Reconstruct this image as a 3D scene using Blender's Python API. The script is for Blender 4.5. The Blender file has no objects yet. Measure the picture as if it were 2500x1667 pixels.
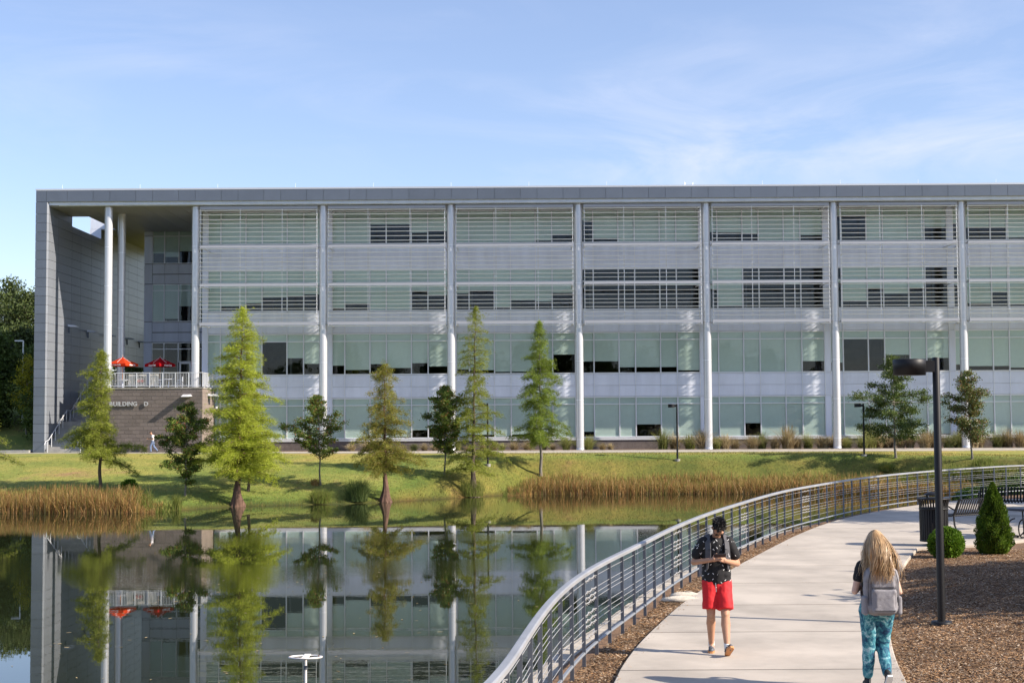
import bpy, math, random
import numpy as np
from mathutils import Vector, Matrix
random.seed(7); RNG = np.random.default_rng(7)
SC = bpy.context.scene
# ------------------------------------------------------------------ camera
F, PITCH, YAW, ROLL, HC = 3474.4, .0544, .00224, .00606, 5.4
W0, H0 = 2500.0, 1667.0
fw = np.array([-math.sin(YAW)*math.cos(PITCH), math.cos(YAW)*math.cos(PITCH), math.sin(PITCH)])
r0 = np.array([math.cos(YAW), math.sin(YAW), 0.0]); u0 = np.cross(r0, fw)
RT = math.cos(ROLL)*r0 - math.sin(ROLL)*u0; UP = math.cos(ROLL)*u0 + math.sin(ROLL)*r0
cam_d = bpy.data.cameras.new('camera'); cam = bpy.data.objects.new('camera', cam_d)
SC.collection.objects.link(cam); SC.camera = cam
cam_d.sensor_width = 36; cam_d.lens = F/W0*36; cam_d.clip_end = 3000; cam_d.clip_start = .1
m = Matrix.Identity(4)
for i in range(3):
    m[i][0] = RT[i]; m[i][1] = UP[i]; m[i][2] = -fw[i]
m[2][3] = HC; cam.matrix_world = m
# ------------------------------------------------------------------ light
SUN = np.array([3.1, -1.0, 2.17]); SUN = SUN/np.linalg.norm(SUN)
sun_el = math.asin(SUN[2]); sun_az = math.atan2(SUN[0], SUN[1])   # clockwise from +Y
sd = bpy.data.lights.new('sun', 'SUN'); sd.energy = 5.0; sd.angle = math.radians(.53); sd.color = (1, .89, .75)
so = bpy.data.objects.new('sun', sd); SC.collection.objects.link(so)
so.rotation_euler = Vector(SUN.tolist()).to_track_quat('Z', 'Y').to_euler()
world = bpy.data.worlds.new('World'); SC.world = world; world.use_nodes = True
wt = world.node_tree; wt.nodes.clear()
def N(t, ty, **kw):
    n = t.nodes.new(ty)
    for k, v in kw.items():
        if k.startswith('i_'):
            key = k[2:]; key = int(key) if key.isdigit() else key.replace('_', ' ')
            n.inputs[key].default_value = v
        else: setattr(n, k, v)
    return n
wo = N(wt, 'ShaderNodeOutputWorld'); bg = N(wt, 'ShaderNodeBackground'); bg.inputs[1].default_value = .118
sky = N(wt, 'ShaderNodeTexSky', sky_type='NISHITA', sun_disc=False, sun_elevation=sun_el, sun_rotation=sun_az,
        altitude=100, air_density=1.0, dust_density=.3, ozone_density=4.0)
tc = N(wt, 'ShaderNodeTexCoord'); mp = N(wt, 'ShaderNodeMapping'); mp.inputs['Scale'].default_value = (2.2, 2.2, 9)
mp.inputs['Rotation'].default_value = (0, .16, .3)
n1 = N(wt, 'ShaderNodeTexNoise', i_Scale=2.2, i_Detail=9.0, i_Roughness=.62, i_Distortion=.9)
n2 = N(wt, 'ShaderNodeTexNoise', i_Scale=1.1, i_Detail=3.0)
cr = N(wt, 'ShaderNodeValToRGB'); cr.color_ramp.elements[0].position = .45; cr.color_ramp.elements[1].position = .70
cr2 = N(wt, 'ShaderNodeValToRGB'); cr2.color_ramp.elements[0].position = .40; cr2.color_ramp.elements[1].position = .68
mul = N(wt, 'ShaderNodeMath', operation='MULTIPLY'); mul2 = N(wt, 'ShaderNodeMath', operation='MULTIPLY_ADD'); mul2.inputs[1].default_value = .60; mul2.inputs[2].default_value = .13
mx = N(wt, 'ShaderNodeMixRGB'); mx.inputs[2].default_value = (4.3, 4.6, 5.6, 1)
L = wt.links.new
L(tc.outputs['Generated'], mp.inputs[0]); L(mp.outputs[0], n1.inputs[0]); L(mp.outputs[0], n2.inputs[0])
L(n1.outputs[0], cr.inputs[0]); L(n2.outputs[0], cr2.inputs[0]); L(cr.outputs[0], mul.inputs[0]); L(cr2.outputs[0], mul.inputs[1])
sxy = N(wt, 'ShaderNodeSeparateXYZ'); L(tc.outputs['Generated'], sxy.inputs[0]); mrx = N(wt, 'ShaderNodeMapRange', i_1=-.20, i_2=.22, i_3=.45, i_4=1.15); L(sxy.outputs[0], mrx.inputs[0]); mul3 = N(wt, 'ShaderNodeMath', operation='MULTIPLY'); L(mul.outputs[0], mul3.inputs[0]); L(mrx.outputs[0], mul3.inputs[1]); L(mul3.outputs[0], mul2.inputs[0]); L(mul2.outputs[0], mx.inputs[0]); tn = N(wt, 'ShaderNodeMixRGB', blend_type='MULTIPLY'); tn.inputs[0].default_value = 1; tn.inputs[2].default_value = (1.10, .985, 1.0, 1); L(sky.outputs[0], tn.inputs[1]); L(tn.outputs[0], mx.inputs[1]); L(mx.outputs[0], bg.inputs[0]); L(bg.outputs[0], wo.inputs[0])
SC.view_settings.view_transform = 'Standard'; SC.view_settings.look = 'None'
SC.view_settings.exposure = 0.75; SC.view_settings.gamma = 1; SC.view_settings.use_curve_mapping = False
SC.render.engine = 'CYCLES'
cy = SC.cycles; cy.use_denoising = True; cy.max_bounces = 8; cy.transparent_max_bounces = 16; cy.caustics_reflective = False; cy.caustics_refractive = False
cy.diffuse_bounces = 3; cy.glossy_bounces = 4; cy.sample_clamp_indirect = 8
try: cy.denoising_prefilter = 'ACCURATE'
except Exception: pass
# ------------------------------------------------------------------ layout helpers (photo pixel -> point of the place)
O = np.array([0, 0, HC])
def ray(u, v):
    d = fw + RT*(u-W0/2)/F + UP*(H0/2-v)/F
    return d
def gz(u, v, z):
    d = ray(u, v); t = (z-HC)/d[2]; return (O+d*t)[:2]
def gy(u, v, Y):
    d = ray(u, v); t = Y/d[1]; p = O+d*t; return p[0], p[2]
def FZ(v, Y=119.8, u=1450): return gy(u, v, Y)[1]
# ------------------------------------------------------------------ materials
MATS = {}
def rgb(c): return (c[0], c[1], c[2], 1)
def mat(name, col=(.5, .5, .5), rough=.6, metal=0, var=.0, vscale=5, col2=None, bump=0, bscale=40, island=None, trans=0, spec=.5, coords='Object', stretch=(1, 1, 1), detail=5):
    if name in MATS: return MATS[name]
    m = bpy.data.materials.new(name); m.use_nodes = True; t = m.node_tree; L = t.links.new
    b = t.nodes['Principled BSDF']; out = t.nodes['Material Output']
    b.inputs['Base Color'].default_value = rgb(col); b.inputs['Roughness'].default_value = rough; b.inputs['Metallic'].default_value = metal
    b.inputs['Specular IOR Level'].default_value = spec
    tc = N(t, 'ShaderNodeTexCoord'); mp = N(t, 'ShaderNodeMapping'); mp.inputs['Scale'].default_value = stretch
    if coords == 'World':
        g = N(t, 'ShaderNodeNewGeometry'); L(g.outputs['Position'], mp.inputs[0])
    else: L(tc.outputs[coords], mp.inputs[0])
    last = None
    if island:
        g = N(t, 'ShaderNodeNewGeometry'); r = N(t, 'ShaderNodeValToRGB'); e = r.color_ramp.elements
        e[0].color = rgb(island[0]); e[0].position = 0; e[1].color = rgb(island[-1]); e[1].position = 1
        for i, c in enumerate(island[1:-1]):
            x = e.new((i+1)/(len(island)-1)); x.color = rgb(c)
        L(g.outputs['Random Per Island'], r.inputs[0]); last = r.outputs[0]
    if col2 is not None or var:
        n = N(t, 'ShaderNodeTexNoise', i_Scale=vscale, i_Detail=detail, i_Roughness=.6); L(mp.outputs[0], n.inputs[0])
        r = N(t, 'ShaderNodeValToRGB'); e = r.color_ramp.elements; e[0].position = .35; e[1].position = .65
        c2 = col2 if col2 is not None else tuple(max(0, x*(1-var)) for x in col)
        if last is None:
            e[0].color = rgb(col if col2 is not None else tuple(x*(1+var*.5) for x in col)); e[1].color = rgb(c2); L(n.outputs[0], r.inputs[0]); last = r.outputs[0]
        else:
            e[0].color = rgb((1-var,)*3); e[1].color = rgb((1+var,)*3); L(n.outputs[0], r.inputs[0])
            x = N(t, 'ShaderNodeMixRGB', blend_type='MULTIPLY'); x.inputs[0].default_value = 1; L(last, x.inputs[1]); L(r.outputs[0], x.inputs[2]); last = x.outputs[0]
    if last is not None: L(last, b.inputs['Base Color'])
    if bump:
        n = N(t, 'ShaderNodeTexNoise', i_Scale=bscale, i_Detail=4.0); L(mp.outputs[0], n.inputs[0])
        bp = N(t, 'ShaderNodeBump', i_Strength=bump, i_Distance=.02); L(n.outputs[0], bp.inputs['Height']); L(bp.outputs[0], b.inputs['Normal'])
    if trans:
        tr = N(t, 'ShaderNodeBsdfTranslucent'); ms = N(t, 'ShaderNodeMixShader', i_0=trans)
        if last is not None: L(last, tr.inputs[0])
        else: tr.inputs[0].default_value = rgb(col)
        L(b.outputs[0], ms.inputs[1]); L(tr.outputs[0], ms.inputs[2]); L(ms.outputs[0], out.inputs[0])
    MATS[name] = m; return m
def ramp_node(t, stops):
    r = N(t, 'ShaderNodeValToRGB'); e = r.color_ramp.elements
    e[0].position = stops[0][0]; e[0].color = rgb(stops[0][1]); e[1].position = stops[-1][0]; e[1].color = rgb(stops[-1][1])
    for p, c in stops[1:-1]:
        x = e.new(p); x.color = rgb(c)
    return r
def glass_mat(name, tint, ior=1.55, rough=.0):
    m = bpy.data.materials.new(name); m.use_nodes = True; t = m.node_tree; t.nodes.clear(); L = t.links.new
    o = N(t, 'ShaderNodeOutputMaterial'); a = N(t, 'ShaderNodeBsdfTransparent'); a.inputs[0].default_value = rgb(tint)
    g = N(t, 'ShaderNodeBsdfGlossy', i_Roughness=rough); g.inputs[0].default_value = (.85, .92, 1, 1)
    f = N(t, 'ShaderNodeFresnel', i_IOR=ior); ms = N(t, 'ShaderNodeMixShader'); gg = N(t, 'ShaderNodeNewGeometry'); im = N(t, 'ShaderNodeMath', operation='SUBTRACT', i_0=1.0); L(gg.outputs['Backfacing'], im.inputs[1]); fm_ = N(t, 'ShaderNodeMath', operation='MULTIPLY'); L(f.outputs[0], fm_.inputs[0]); L(im.outputs[0], fm_.inputs[1])
    tc = N(t, 'ShaderNodeTexCoord'); n = N(t, 'ShaderNodeTexNoise', i_Scale=.9, i_Detail=1.0); L(tc.outputs['Object'], n.inputs[0])
    bp = N(t, 'ShaderNodeBump', i_Strength=.22, i_Distance=.02); L(n.outputs[0], bp.inputs['Height']); L(bp.outputs[0], g.inputs['Normal'])
    L(fm_.outputs[0], ms.inputs[0]); L(a.outputs[0], ms.inputs[1]); L(g.outputs[0], ms.inputs[2]); L(ms.outputs[0], o.inputs[0])
    return m
def vary(m, amt):
    t = m.node_tree; b = t.nodes['Principled BSDF']; s_ = b.inputs['Base Color']; oi = N(t, 'ShaderNodeObjectInfo'); mr = N(t, 'ShaderNodeMapRange', i_3=1-amt, i_4=1+amt*.6); t.links.new(oi.outputs['Random'], mr.inputs[0])
    cb = N(t, 'ShaderNodeCombineColor'); x = N(t, 'ShaderNodeMixRGB', blend_type='MULTIPLY'); x.inputs[0].default_value = 1
    for k in range(3): t.links.new(mr.outputs[0], cb.inputs[k])
    if s_.is_linked: t.links.new(s_.links[0].from_socket, x.inputs[1])
    else: x.inputs[1].default_value = s_.default_value
    t.links.new(cb.outputs[0], x.inputs[2]); t.links.new(x.outputs[0], s_); return m
M_panel = mat('panel_light_grey', (.73, .78, .90), .6, .0, var=.07, vscale=1.3, coords='World', stretch=(1, 1, .22))
M_dark = mat('panel_dark_grey', (.135, .16, .205), .38, .2, var=.06, vscale=.7)
M_wing = mat('panel_mid_grey', (.225, .245, .28), .38, .15, var=.05, vscale=.7)
M_core = mat('panel_joint', (.20, .20, .21), .8)
M_corej = mat('panel_joint_pale', (.33, .33, .33), .8)
M_alu = mat('aluminium', (.80, .82, .86), .38, .2)
M_white = mat('white_painted_metal', (.70, .71, .73), .33, .25, var=.05, vscale=1.2)
M_colm = mat('column_metal', (.60, .61, .64), .26, .3, var=.05, vscale=1.5, stretch=(1, 1, .3))
M_slat = mat('slat_metal', (.82, .84, .87), .4, .1)
M_soff = mat('soffit_metal', (.34, .34, .34), .5, .1, var=.05)
M_blind = mat('roller_blind', (.58, .66, .635), .85, var=.04, vscale=3)
M_blindt = M_blind
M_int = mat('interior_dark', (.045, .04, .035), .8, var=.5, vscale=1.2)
M_glass = glass_mat('tinted_glass', (.94, .97, .955), 1.52)
M_conc = mat('concrete_path', (.455, .405, .345), .85, var=.20, vscale=.9, bump=.25, bscale=60, coords='World', detail=9)
M_conc2 = mat('concrete_grey', (.36, .35, .33), .9, var=.2, vscale=2, bump=.3, bscale=40)
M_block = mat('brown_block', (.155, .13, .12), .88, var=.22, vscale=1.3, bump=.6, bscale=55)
M_mort = mat('mortar', (.33, .30, .28), .95)
M_cap = mat('capstone', (.47, .42, .35), .9, var=.25, vscale=4, bump=.6, bscale=30)
M_rail = mat('rail_steel', (.145, .16, .19), .45, .3)
M_railtop = mat('rail_top_steel', (.36, .37, .39), .42, .3, var=.12, vscale=2)
M_railbot = mat('rail_bottom_steel', (.27, .29, .32), .42, .3)
M_rod = mat('rod_steel', (.55, .55, .55), .35, .5)
M_black = mat('black_metal', (.010, .010, .012), .5, .0, spec=.35)
M_bark = mat('bark', (.14, .105, .08), .95, var=.45, vscale=9, bump=.9, bscale=25, stretch=(1, 1, .25))
M_barkr = mat('bark_red', (.15, .085, .06), .95, var=.5, vscale=8, bump=1, bscale=20, stretch=(1, 1, .15))
M_barkg = mat('bark_grey', (.20, .18, .15), .95, var=.35, vscale=8, bump=.7, bscale=25, stretch=(1, 1, .3))
for m_, a_ in ((M_panel, .05), (M_dark, .07), (M_wing, .06), (M_conc, .07), (M_block, .16), (M_cap, .12), (M_blind, .08)): vary(m_, a_)
# ------------------------------------------------------------------ mesh helpers
WL = {}
def link(o, parent=None, loc=(0, 0, 0)):
    SC.collection.objects.link(o); loc = Vector(loc)
    if parent is not None:
        o.parent = parent; o.location = loc-WL[parent.name]
    else: o.location = loc
    WL[o.name] = loc
    return o
class MB:
    def __init__(s): s.v = []; s.f = []; s.sm = []
    def add(s, vs, fs, smooth=False):
        k = len(s.v); s.v += [tuple(map(float, p)) for p in vs]; s.f += [tuple(i+k for i in f) for f in fs]; s.sm += [smooth]*len(fs); return s
    def box(s, x0, x1, y0, y1, z0, z1):
        return s.add([(x0, y0, z0), (x1, y0, z0), (x1, y1, z0), (x0, y1, z0), (x0, y0, z1), (x1, y0, z1), (x1, y1, z1), (x0, y1, z1)],
              [(3, 2, 1, 0), (4, 5, 6, 7), (0, 1, 5, 4), (1, 2, 6, 5), (2, 3, 7, 6), (3, 0, 4, 7)])
    def obox(s, p, q, w, h, up=(0, 0, 1)):
        p = np.array(p, float); q = np.array(q, float); d = q-p; d /= np.linalg.norm(d); up = np.array(up, float)
        a = np.cross(d, up)
        if np.linalg.norm(a) < 1e-4: a = np.cross(d, np.array([1, 0, 0.]))
        a /= np.linalg.norm(a); b = np.cross(a, d); vs = []
        for c in (p, q):
            for i, j in ((-1, -1), (1, -1), (1, 1), (-1, 1)): vs.append(c+a*i*w/2+b*j*h/2)
        return s.add(vs, [(0, 3, 2, 1)[::-1], (4, 5, 6, 7)[::-1], (0, 1, 5, 4)[::-1], (1, 2, 6, 5)[::-1], (2, 3, 7, 6)[::-1], (3, 0, 4, 7)[::-1]])
    def tube(s, pts, r, seg=8, smooth=True, cap=True):
        pts = [np.array(p, float) for p in pts]; n = len(pts); rr = r if hasattr(r, '__len__') else [r]*n
        vs = []; prev = None
        for i, p in enumerate(pts):
            d = pts[min(i+1, n-1)]-pts[max(i-1, 0)]; d /= (np.linalg.norm(d)+1e-9)
            if prev is None:
                a = np.cross(d, [0, 0, 1.]);
                if np.linalg.norm(a) < .1: a = np.cross(d, [0, 1., 0])
            else: a = prev-d*np.dot(prev, d)
            a /= (np.linalg.norm(a)+1e-9); prev = a; b = np.cross(d, a)
            for k in range(seg):
                t = 2*math.pi*k/seg; vs.append(p+(a*math.cos(t)+b*math.sin(t))*rr[i])
        fs = []
        for i in range(n-1):
            for k in range(seg):
                k2 = (k+1) % seg; fs.append((i*seg+k, i*seg+k2, (i+1)*seg+k2, (i+1)*seg+k))
        s.add(vs, fs, smooth)
        if cap: s.add(vs[:seg], [tuple(range(seg))[::-1]]); s.add(vs[-seg:], [tuple(range(seg))])
        return s
    def lathe(s, prof, c=(0, 0, 0), seg=24, smooth=True):
        vs = []; n = len(prof)
        for r, z in prof:
            for k in range(seg):
                t = 2*math.pi*k/seg; vs.append((c[0]+r*math.cos(t), c[1]+r*math.sin(t), c[2]+z))
        fs = [(i*seg+k, i*seg+(k+1) % seg, (i+1)*seg+(k+1) % seg, (i+1)*seg+k) for i in range(n-1) for k in range(seg)]
        s.add(vs, fs, smooth)
        if prof[0][0] > 1e-4: s.add(vs[:seg], [tuple(range(seg))[::-1]])
        if prof[-1][0] > 1e-4: s.add(vs[-seg:], [tuple(range(seg))])
        return s
    def ball(s, c, r, seg=12, rings=8):
        rx, ry, rz = r if hasattr(r, '__len__') else (r, r, r); vs = []; fs = []
        for i in range(rings+1):
            a = math.pi*i/rings
            for k in range(seg):
                t = 2*math.pi*k/seg; vs.append((c[0]+rx*math.sin(a)*math.cos(t), c[1]+ry*math.sin(a)*math.sin(t), c[2]-rz*math.cos(a)))
        for i in range(rings):
            for k in range(seg):
                k2 = (k+1) % seg; fs.append((i*seg+k, i*seg+k2, (i+1)*seg+k2, (i+1)*seg+k))
        return s.add(vs, fs, True)
    def cap(s, p, r1, q, r2, seg=12, n=4):
        """tapered capsule: closed"""
        p = np.array(p, float); q = np.array(q, float); d = q-p; l = np.linalg.norm(d); d = d/(l+1e-9)
        pts = []; rr = []
        for i in range(n+1):
            a = math.pi/2*i/n; pts.append(p-d*r1*math.cos(a)); rr.append(max(r1*math.sin(a), 1e-4))
        for i in range(n+1):
            a = math.pi/2*i/n; pts.append(q+d*r2*math.sin(a)); rr.append(max(r2*math.cos(a), 1e-4))
        return s.tube(pts, rr, seg, True, True)
    def mesh(s, name, m, off=(0, 0, 0)):
        me = bpy.data.meshes.new(name); vs = np.array(s.v)-np.array(off)
        me.from_pydata(vs.tolist(), [], s.f); me.polygons.foreach_set('use_smooth', s.sm)
        if m is not None: me.materials.append(m)
        me.update(); return me
    def build(s, name, m, parent=None, loc=None):
        """verts are world coordinates"""
        if loc is None: loc = WL[parent.name] if parent is not None else Vector((0, 0, 0))
        loc = Vector(loc); return link(bpy.data.objects.new(name, s.mesh(name, m, loc)), parent, loc)
def put(name, me, parent, loc): return link(bpy.data.objects.new(name, me), parent, loc)
def npmesh(name, V, k, m, smooth=False):
    n = len(V); nf = n//k; me = bpy.data.meshes.new(name); me.vertices.add(n); me.vertices.foreach_set('co', np.ascontiguousarray(V, dtype=np.float32).ravel())
    me.loops.add(n); me.loops.foreach_set('vertex_index', np.arange(n, dtype=np.int32)); me.polygons.add(nf)
    me.polygons.foreach_set('loop_start', np.arange(0, n, k, dtype=np.int32)); me.polygons.foreach_set('loop_total', np.full(nf, k, dtype=np.int32))
    me.polygons.foreach_set('use_smooth', np.full(nf, smooth)); me.materials.append(m); me.update(calc_edges=True); return me
def gridmesh(name, P, m, smooth=True):
    """P: (a,b,3)"""
    a, b, _ = P.shape; idx = np.arange(a*b).reshape(a, b)
    f = np.stack([idx[:-1, :-1], idx[1:, :-1], idx[1:, 1:], idx[:-1, 1:]], -1).reshape(-1, 4)
    me = bpy.data.meshes.new(name); me.from_pydata(P.reshape(-1, 3).tolist(), [], f.tolist()); me.polygons.foreach_set('use_smooth', [smooth]*len(f))
    me.materials.append(m); me.update(); return me
def tag(o, label=None, cat=None, group=None, kind=None):
    if label: o['label'] = label
    if cat: o['category'] = cat
    if group: o['group'] = group
    if kind: o['kind'] = kind
    return o
def thing(name, label, cat, loc, group=None):
    o = bpy.data.objects.new(name, None); o.empty_display_size = .3; link(o, None, loc); return tag(o, label, cat, group)
def lobj(name, me, parent, label=None):
    """child whose mesh is already local to the parent"""
    o = link(bpy.data.objects.new(name, me), parent, WL[parent.name]); return tag(o, label)
# ------------------------------------------------------------------ curves of the walkway, fence and wall
RT_PTS = [(1213, 1667), (1261, 1577), (1341, 1463), (1386, 1423), (1439, 1386), (1492, 1359), (1546, 1334), (1588, 1312.5), (1639, 1287), (1700, 1262), (1743, 1246),
          (1860, 1210.5), (1921, 1195), (1982, 1184.5), (2056, 1172), (2135, 1161.5), (2197, 1155), (2288, 1147), (2380, 1141), (2441, 1137), (2500, 1134)]
fence = [gz(u, v, 3.5) for u, v in RT_PTS]
fence = [np.array([-2.6, -30.]), np.array([-2.3, 0.]), np.array([-1.2, 6.])]+fence
e = fence[-1]; fence += [e+np.array([7, 1.6]), e+np.array([16, 2.0]), e+np.array([40, -1.])]
def chaikin(P, n=3):
    P = [np.array(p, float) for p in P]
    for _ in range(n):
        Q = [P[0]]
        for a, b in zip(P[:-1], P[1:]): Q += [.75*a+.25*b, .25*a+.75*b]
        P = Q+[P[-1]]
    return np.array(P)
def resample(P, step):
    d = np.r_[0, np.cumsum(np.linalg.norm(np.diff(P, axis=0), axis=1))]; n = int(d[-1]/step); s = np.arange(n+1)*step
    return np.stack([np.interp(s, d, P[:, i]) for i in range(P.shape[1])], 1)
# smooth the measured fence a little (kernel), keep shape
FC = resample(chaikin(fence, 3), .25)
ker = np.hanning(17); ker /= ker.sum()
FCs = np.stack([np.convolve(np.pad(FC[:, i], 8, 'edge'), ker, 'valid') for i in range(2)], 1); FC = FCs
def offset(P, d):
    t = np.gradient(P, axis=0); t /= np.linalg.norm(t, axis=1)[:, None]; nrm = np.stack([-t[:, 1], t[:, 0]], 1)  # left = water side
    return P+nrm*d
WLK_L = [(1498, 1667), (1514, 1630), (1546, 1585), (1572, 1556), (1612, 1518.6), (1652, 1481), (1700, 1447), (1778.6, 1391), (1875, 1340), (1952, 1301), (2044, 1267), (2166, 1242.6), (2249, 1231), (2319, 1224), (2399, 1215)]
wl = [gz(u, v, 2.4) for u, v in WLK_L]; t0 = wl[0]-wl[2]; t0 = t0/np.linalg.norm(t0)
wl = [wl[0]+t0*14+np.array([-.5, 0]), wl[0]+t0*4]+wl; e = wl[-1]; wl += [e+np.array([7, 1.2]), e+np.array([20, 1.5])]
WLL = resample(chaikin(wl, 3), .25)
WLK_R = [(2215, 1667), (2187, 1610), (2174, 1560), (2168, 1500), (2178, 1440), (2207.6, 1374), (2241, 1337)]
wr = [gz(u, v, 2.4) for u, v in WLK_R]; t0 = wr[0]-wr[1]; t0 = t0/np.linalg.norm(t0)
wr = [wr[0]+t0*12, wr[0]+t0*4]+wr; e = wr[-1]
WRR = resample(chaikin(wr, 3), .2)
patio_edge = [e, gz(2350, 1330, 2.4), gz(2400, 1328, 2.4), gz(2468, 1317, 2.4), gz(2500, 1316, 2.4)]; patio_edge += [patio_edge[-1]+np.array([12, 1.5])]
# ------------------------------------------------------------------ terrain and water
def shore(x): return np.interp(x, [-300, -31.4, -21, -17.8, -12, -8.7, -3.1, 1.2, 10, 18.4, 28, 35, 40, 44, 62], [82, 86.6, 86.2, 90.0, 92, 93.8, 99.6, 104.3, 104.2, 103.2, 102, 97, 86, 70, 52])
def groundz(x): return np.interp(x, [-35, -5, 60], [2.88, 2.74, 2.70])
def noise2(x, y, s=1.0, seed=0):
    v = 0
    for i, (a, b, c, d) in enumerate(((.31, .17, 1.3, 1), (-.23, .41, .2, .8), (.83, -.37, 2.1, .45), (.57, 1.13, .7, .35), (-1.7, .9, 1.9, .2), (2.3, 2.9, .4, .12))):
        v = v+d*np.sin((a*x+b*y)*s*2.1+c+seed*1.7+1.3*np.sin((b*x-a*y)*s*1.3+seed))
    return v/2.9
def tz(x, y):
    x = np.asarray(x, float); y = np.asarray(y, float); sh = shore(x)+.35*noise2(x, y*0, 1.2); s = y-sh; w = np.clip(111.5-sh, 6.6, 25)
    G = groundz(x); t = np.clip(s/w, 0, 1); ex = np.interp(x, [-20, 2], [1.65, 2.0])
    z1_ = G*(1-(1-t)**ex); t1 = np.clip(s/4.8, 0, 1); z2_ = G*(.90*(1-(1-t1)**1.45)+.10*t); k_ = np.clip((x+9)/11, 0, 1); z = z1_*(1-k_)+z2_*k_+.10*noise2(x, y, .8)*np.clip(t*4, 0, 1)*(1-t)
    z = np.where(s < 0, np.maximum(-1.5, s*.35), z)
    hill = np.clip((y-124)/30, 0, 1)*np.clip((-39.5-x)/4, 0, 1)*6.0
    return z+hill-np.clip((y-150)/200, 0, 1)*0
def hit(u, v):
    d = ray(u, v); lo, hi = 55., 140.
    for t in np.arange(58, 150, .1):
        p = O+d*t/d[1]
        if p[2] <= tz(p[0], p[1]): return np.array([p[0], p[1], float(tz(p[0], p[1]))])
    return O+d*110/d[1]
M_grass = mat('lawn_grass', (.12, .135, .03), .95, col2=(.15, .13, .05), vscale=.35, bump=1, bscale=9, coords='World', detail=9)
t = M_grass.node_tree; b = t.nodes['Principled BSDF']; ll = t.links.new
g_ = N(t, 'ShaderNodeNewGeometry'); sx = N(t, 'ShaderNodeSeparateXYZ'); ll(g_.outputs['Position'], sx.inputs[0])
nz = N(t, 'ShaderNodeTexNoise', i_Scale=.16, i_Detail=8.0, i_Roughness=.68); ll(g_.outputs['Position'], nz.inputs[0])
r1 = ramp_node(t, [(.34, (.10, .15, .024)), (.45, (.165, .20, .036)), (.57, (.25, .245, .06)), (.68, (.27, .175, .09))]); ll(nz.outputs[0], r1.inputs[0])
mzp = N(t, 'ShaderNodeMapping'); mzp.inputs['Scale'].default_value = (1, .35, 1); ll(g_.outputs['Position'], mzp.inputs[0])
nf = N(t, 'ShaderNodeTexNoise', i_Scale=5.5, i_Detail=5.0, i_Roughness=.75); ll(mzp.outputs[0], nf.inputs[0])
r2 = ramp_node(t, [(.30, (.55, .6, .5)), (.55, (1, 1, 1)), (.75, (1.35, 1.25, 1.1))]); ll(nf.outputs[0], r2.inputs[0])
zr = ramp_node(t, [(.0, (.80, .70, .55)), (.5, (.72, .82, .58)), (.88, (.95, 1.0, .80)), (1, (1.42, 1.22, 1.0))]); sn = N(t, 'ShaderNodeSeparateXYZ'); ll(g_.outputs['Normal'], sn.inputs[0]); mr = N(t, 'ShaderNodeMapRange', i_1=.90, i_2=1.0); ll(sn.outputs[2], mr.inputs[0]); ll(mr.outputs[0], zr.inputs[0])  # steep bank browner and shaded, flat lawn sunlit: light mixed into this tint
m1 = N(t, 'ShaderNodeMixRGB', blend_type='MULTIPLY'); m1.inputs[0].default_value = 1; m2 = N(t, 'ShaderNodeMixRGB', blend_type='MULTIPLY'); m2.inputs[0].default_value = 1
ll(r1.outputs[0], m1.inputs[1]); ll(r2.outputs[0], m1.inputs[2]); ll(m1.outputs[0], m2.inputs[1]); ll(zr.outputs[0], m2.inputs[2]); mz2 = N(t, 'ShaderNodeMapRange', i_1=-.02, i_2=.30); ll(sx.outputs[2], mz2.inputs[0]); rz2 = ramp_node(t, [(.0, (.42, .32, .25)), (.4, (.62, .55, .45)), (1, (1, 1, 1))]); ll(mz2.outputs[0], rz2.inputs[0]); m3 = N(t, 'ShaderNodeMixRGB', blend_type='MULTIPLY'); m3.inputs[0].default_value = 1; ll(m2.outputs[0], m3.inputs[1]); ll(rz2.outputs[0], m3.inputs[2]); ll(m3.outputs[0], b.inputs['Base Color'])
# far bank: one sheet that also carries the pond bed and runs to the horizon
xs = np.r_[-900, -500, -300, -180, -120, -80, np.arange(-60, 60.1, .8), 80, 120, 180, 300, 500, 900]
ys = np.r_[-900, -300, -100, 0, 40, np.arange(50, 116, .6), np.arange(116, 160, 2.5), 200, 300, 600, 1500]
X, Y = np.meshgrid(xs, ys, indexing='ij')
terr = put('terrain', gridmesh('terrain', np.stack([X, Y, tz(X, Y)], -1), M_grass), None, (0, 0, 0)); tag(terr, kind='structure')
# water
mw = bpy.data.materials.new('pond_water'); mw.use_nodes = True; t = mw.node_tree; b = t.nodes['Principled BSDF']; ll = t.links.new
b.inputs['Base Color'].default_value = (.016, .021, .009, 1); b.inputs['Roughness'].default_value = .0; b.inputs['IOR'].default_value = 1.55; b.inputs['Specular IOR Level'].default_value = .62
g_ = N(t, 'ShaderNodeNewGeometry')
ma = N(t, 'ShaderNodeMapping'); ma.inputs['Scale'].default_value = (.55, 1.4, 1); ll(g_.outputs['Position'], ma.inputs[0])
na = N(t, 'ShaderNodeTexNoise', i_Scale=1.5, i_Detail=3.0, i_Roughness=.5); ll(ma.outputs[0], na.inputs[0])
nb = N(t, 'ShaderNodeTexNoise', i_Scale=7.0, i_Detail=2.0, i_Roughness=.6); ll(ma.outputs[0], nb.inputs[0])
nm = N(t, 'ShaderNodeTexNoise', i_Scale=.045, i_Detail=3.0); mb_ = N(t, 'ShaderNodeMapping'); mb_.inputs['Scale'].default_value = (.6, 1.6, 1); ll(g_.outputs['Position'], mb_.inputs[0]); ll(mb_.outputs[0], nm.inputs[0])
rm = ramp_node(t, [(.50, (.03,)*3), (.62, (1,)*3)]); ll(nm.outputs[0], rm.inputs[0])
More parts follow.
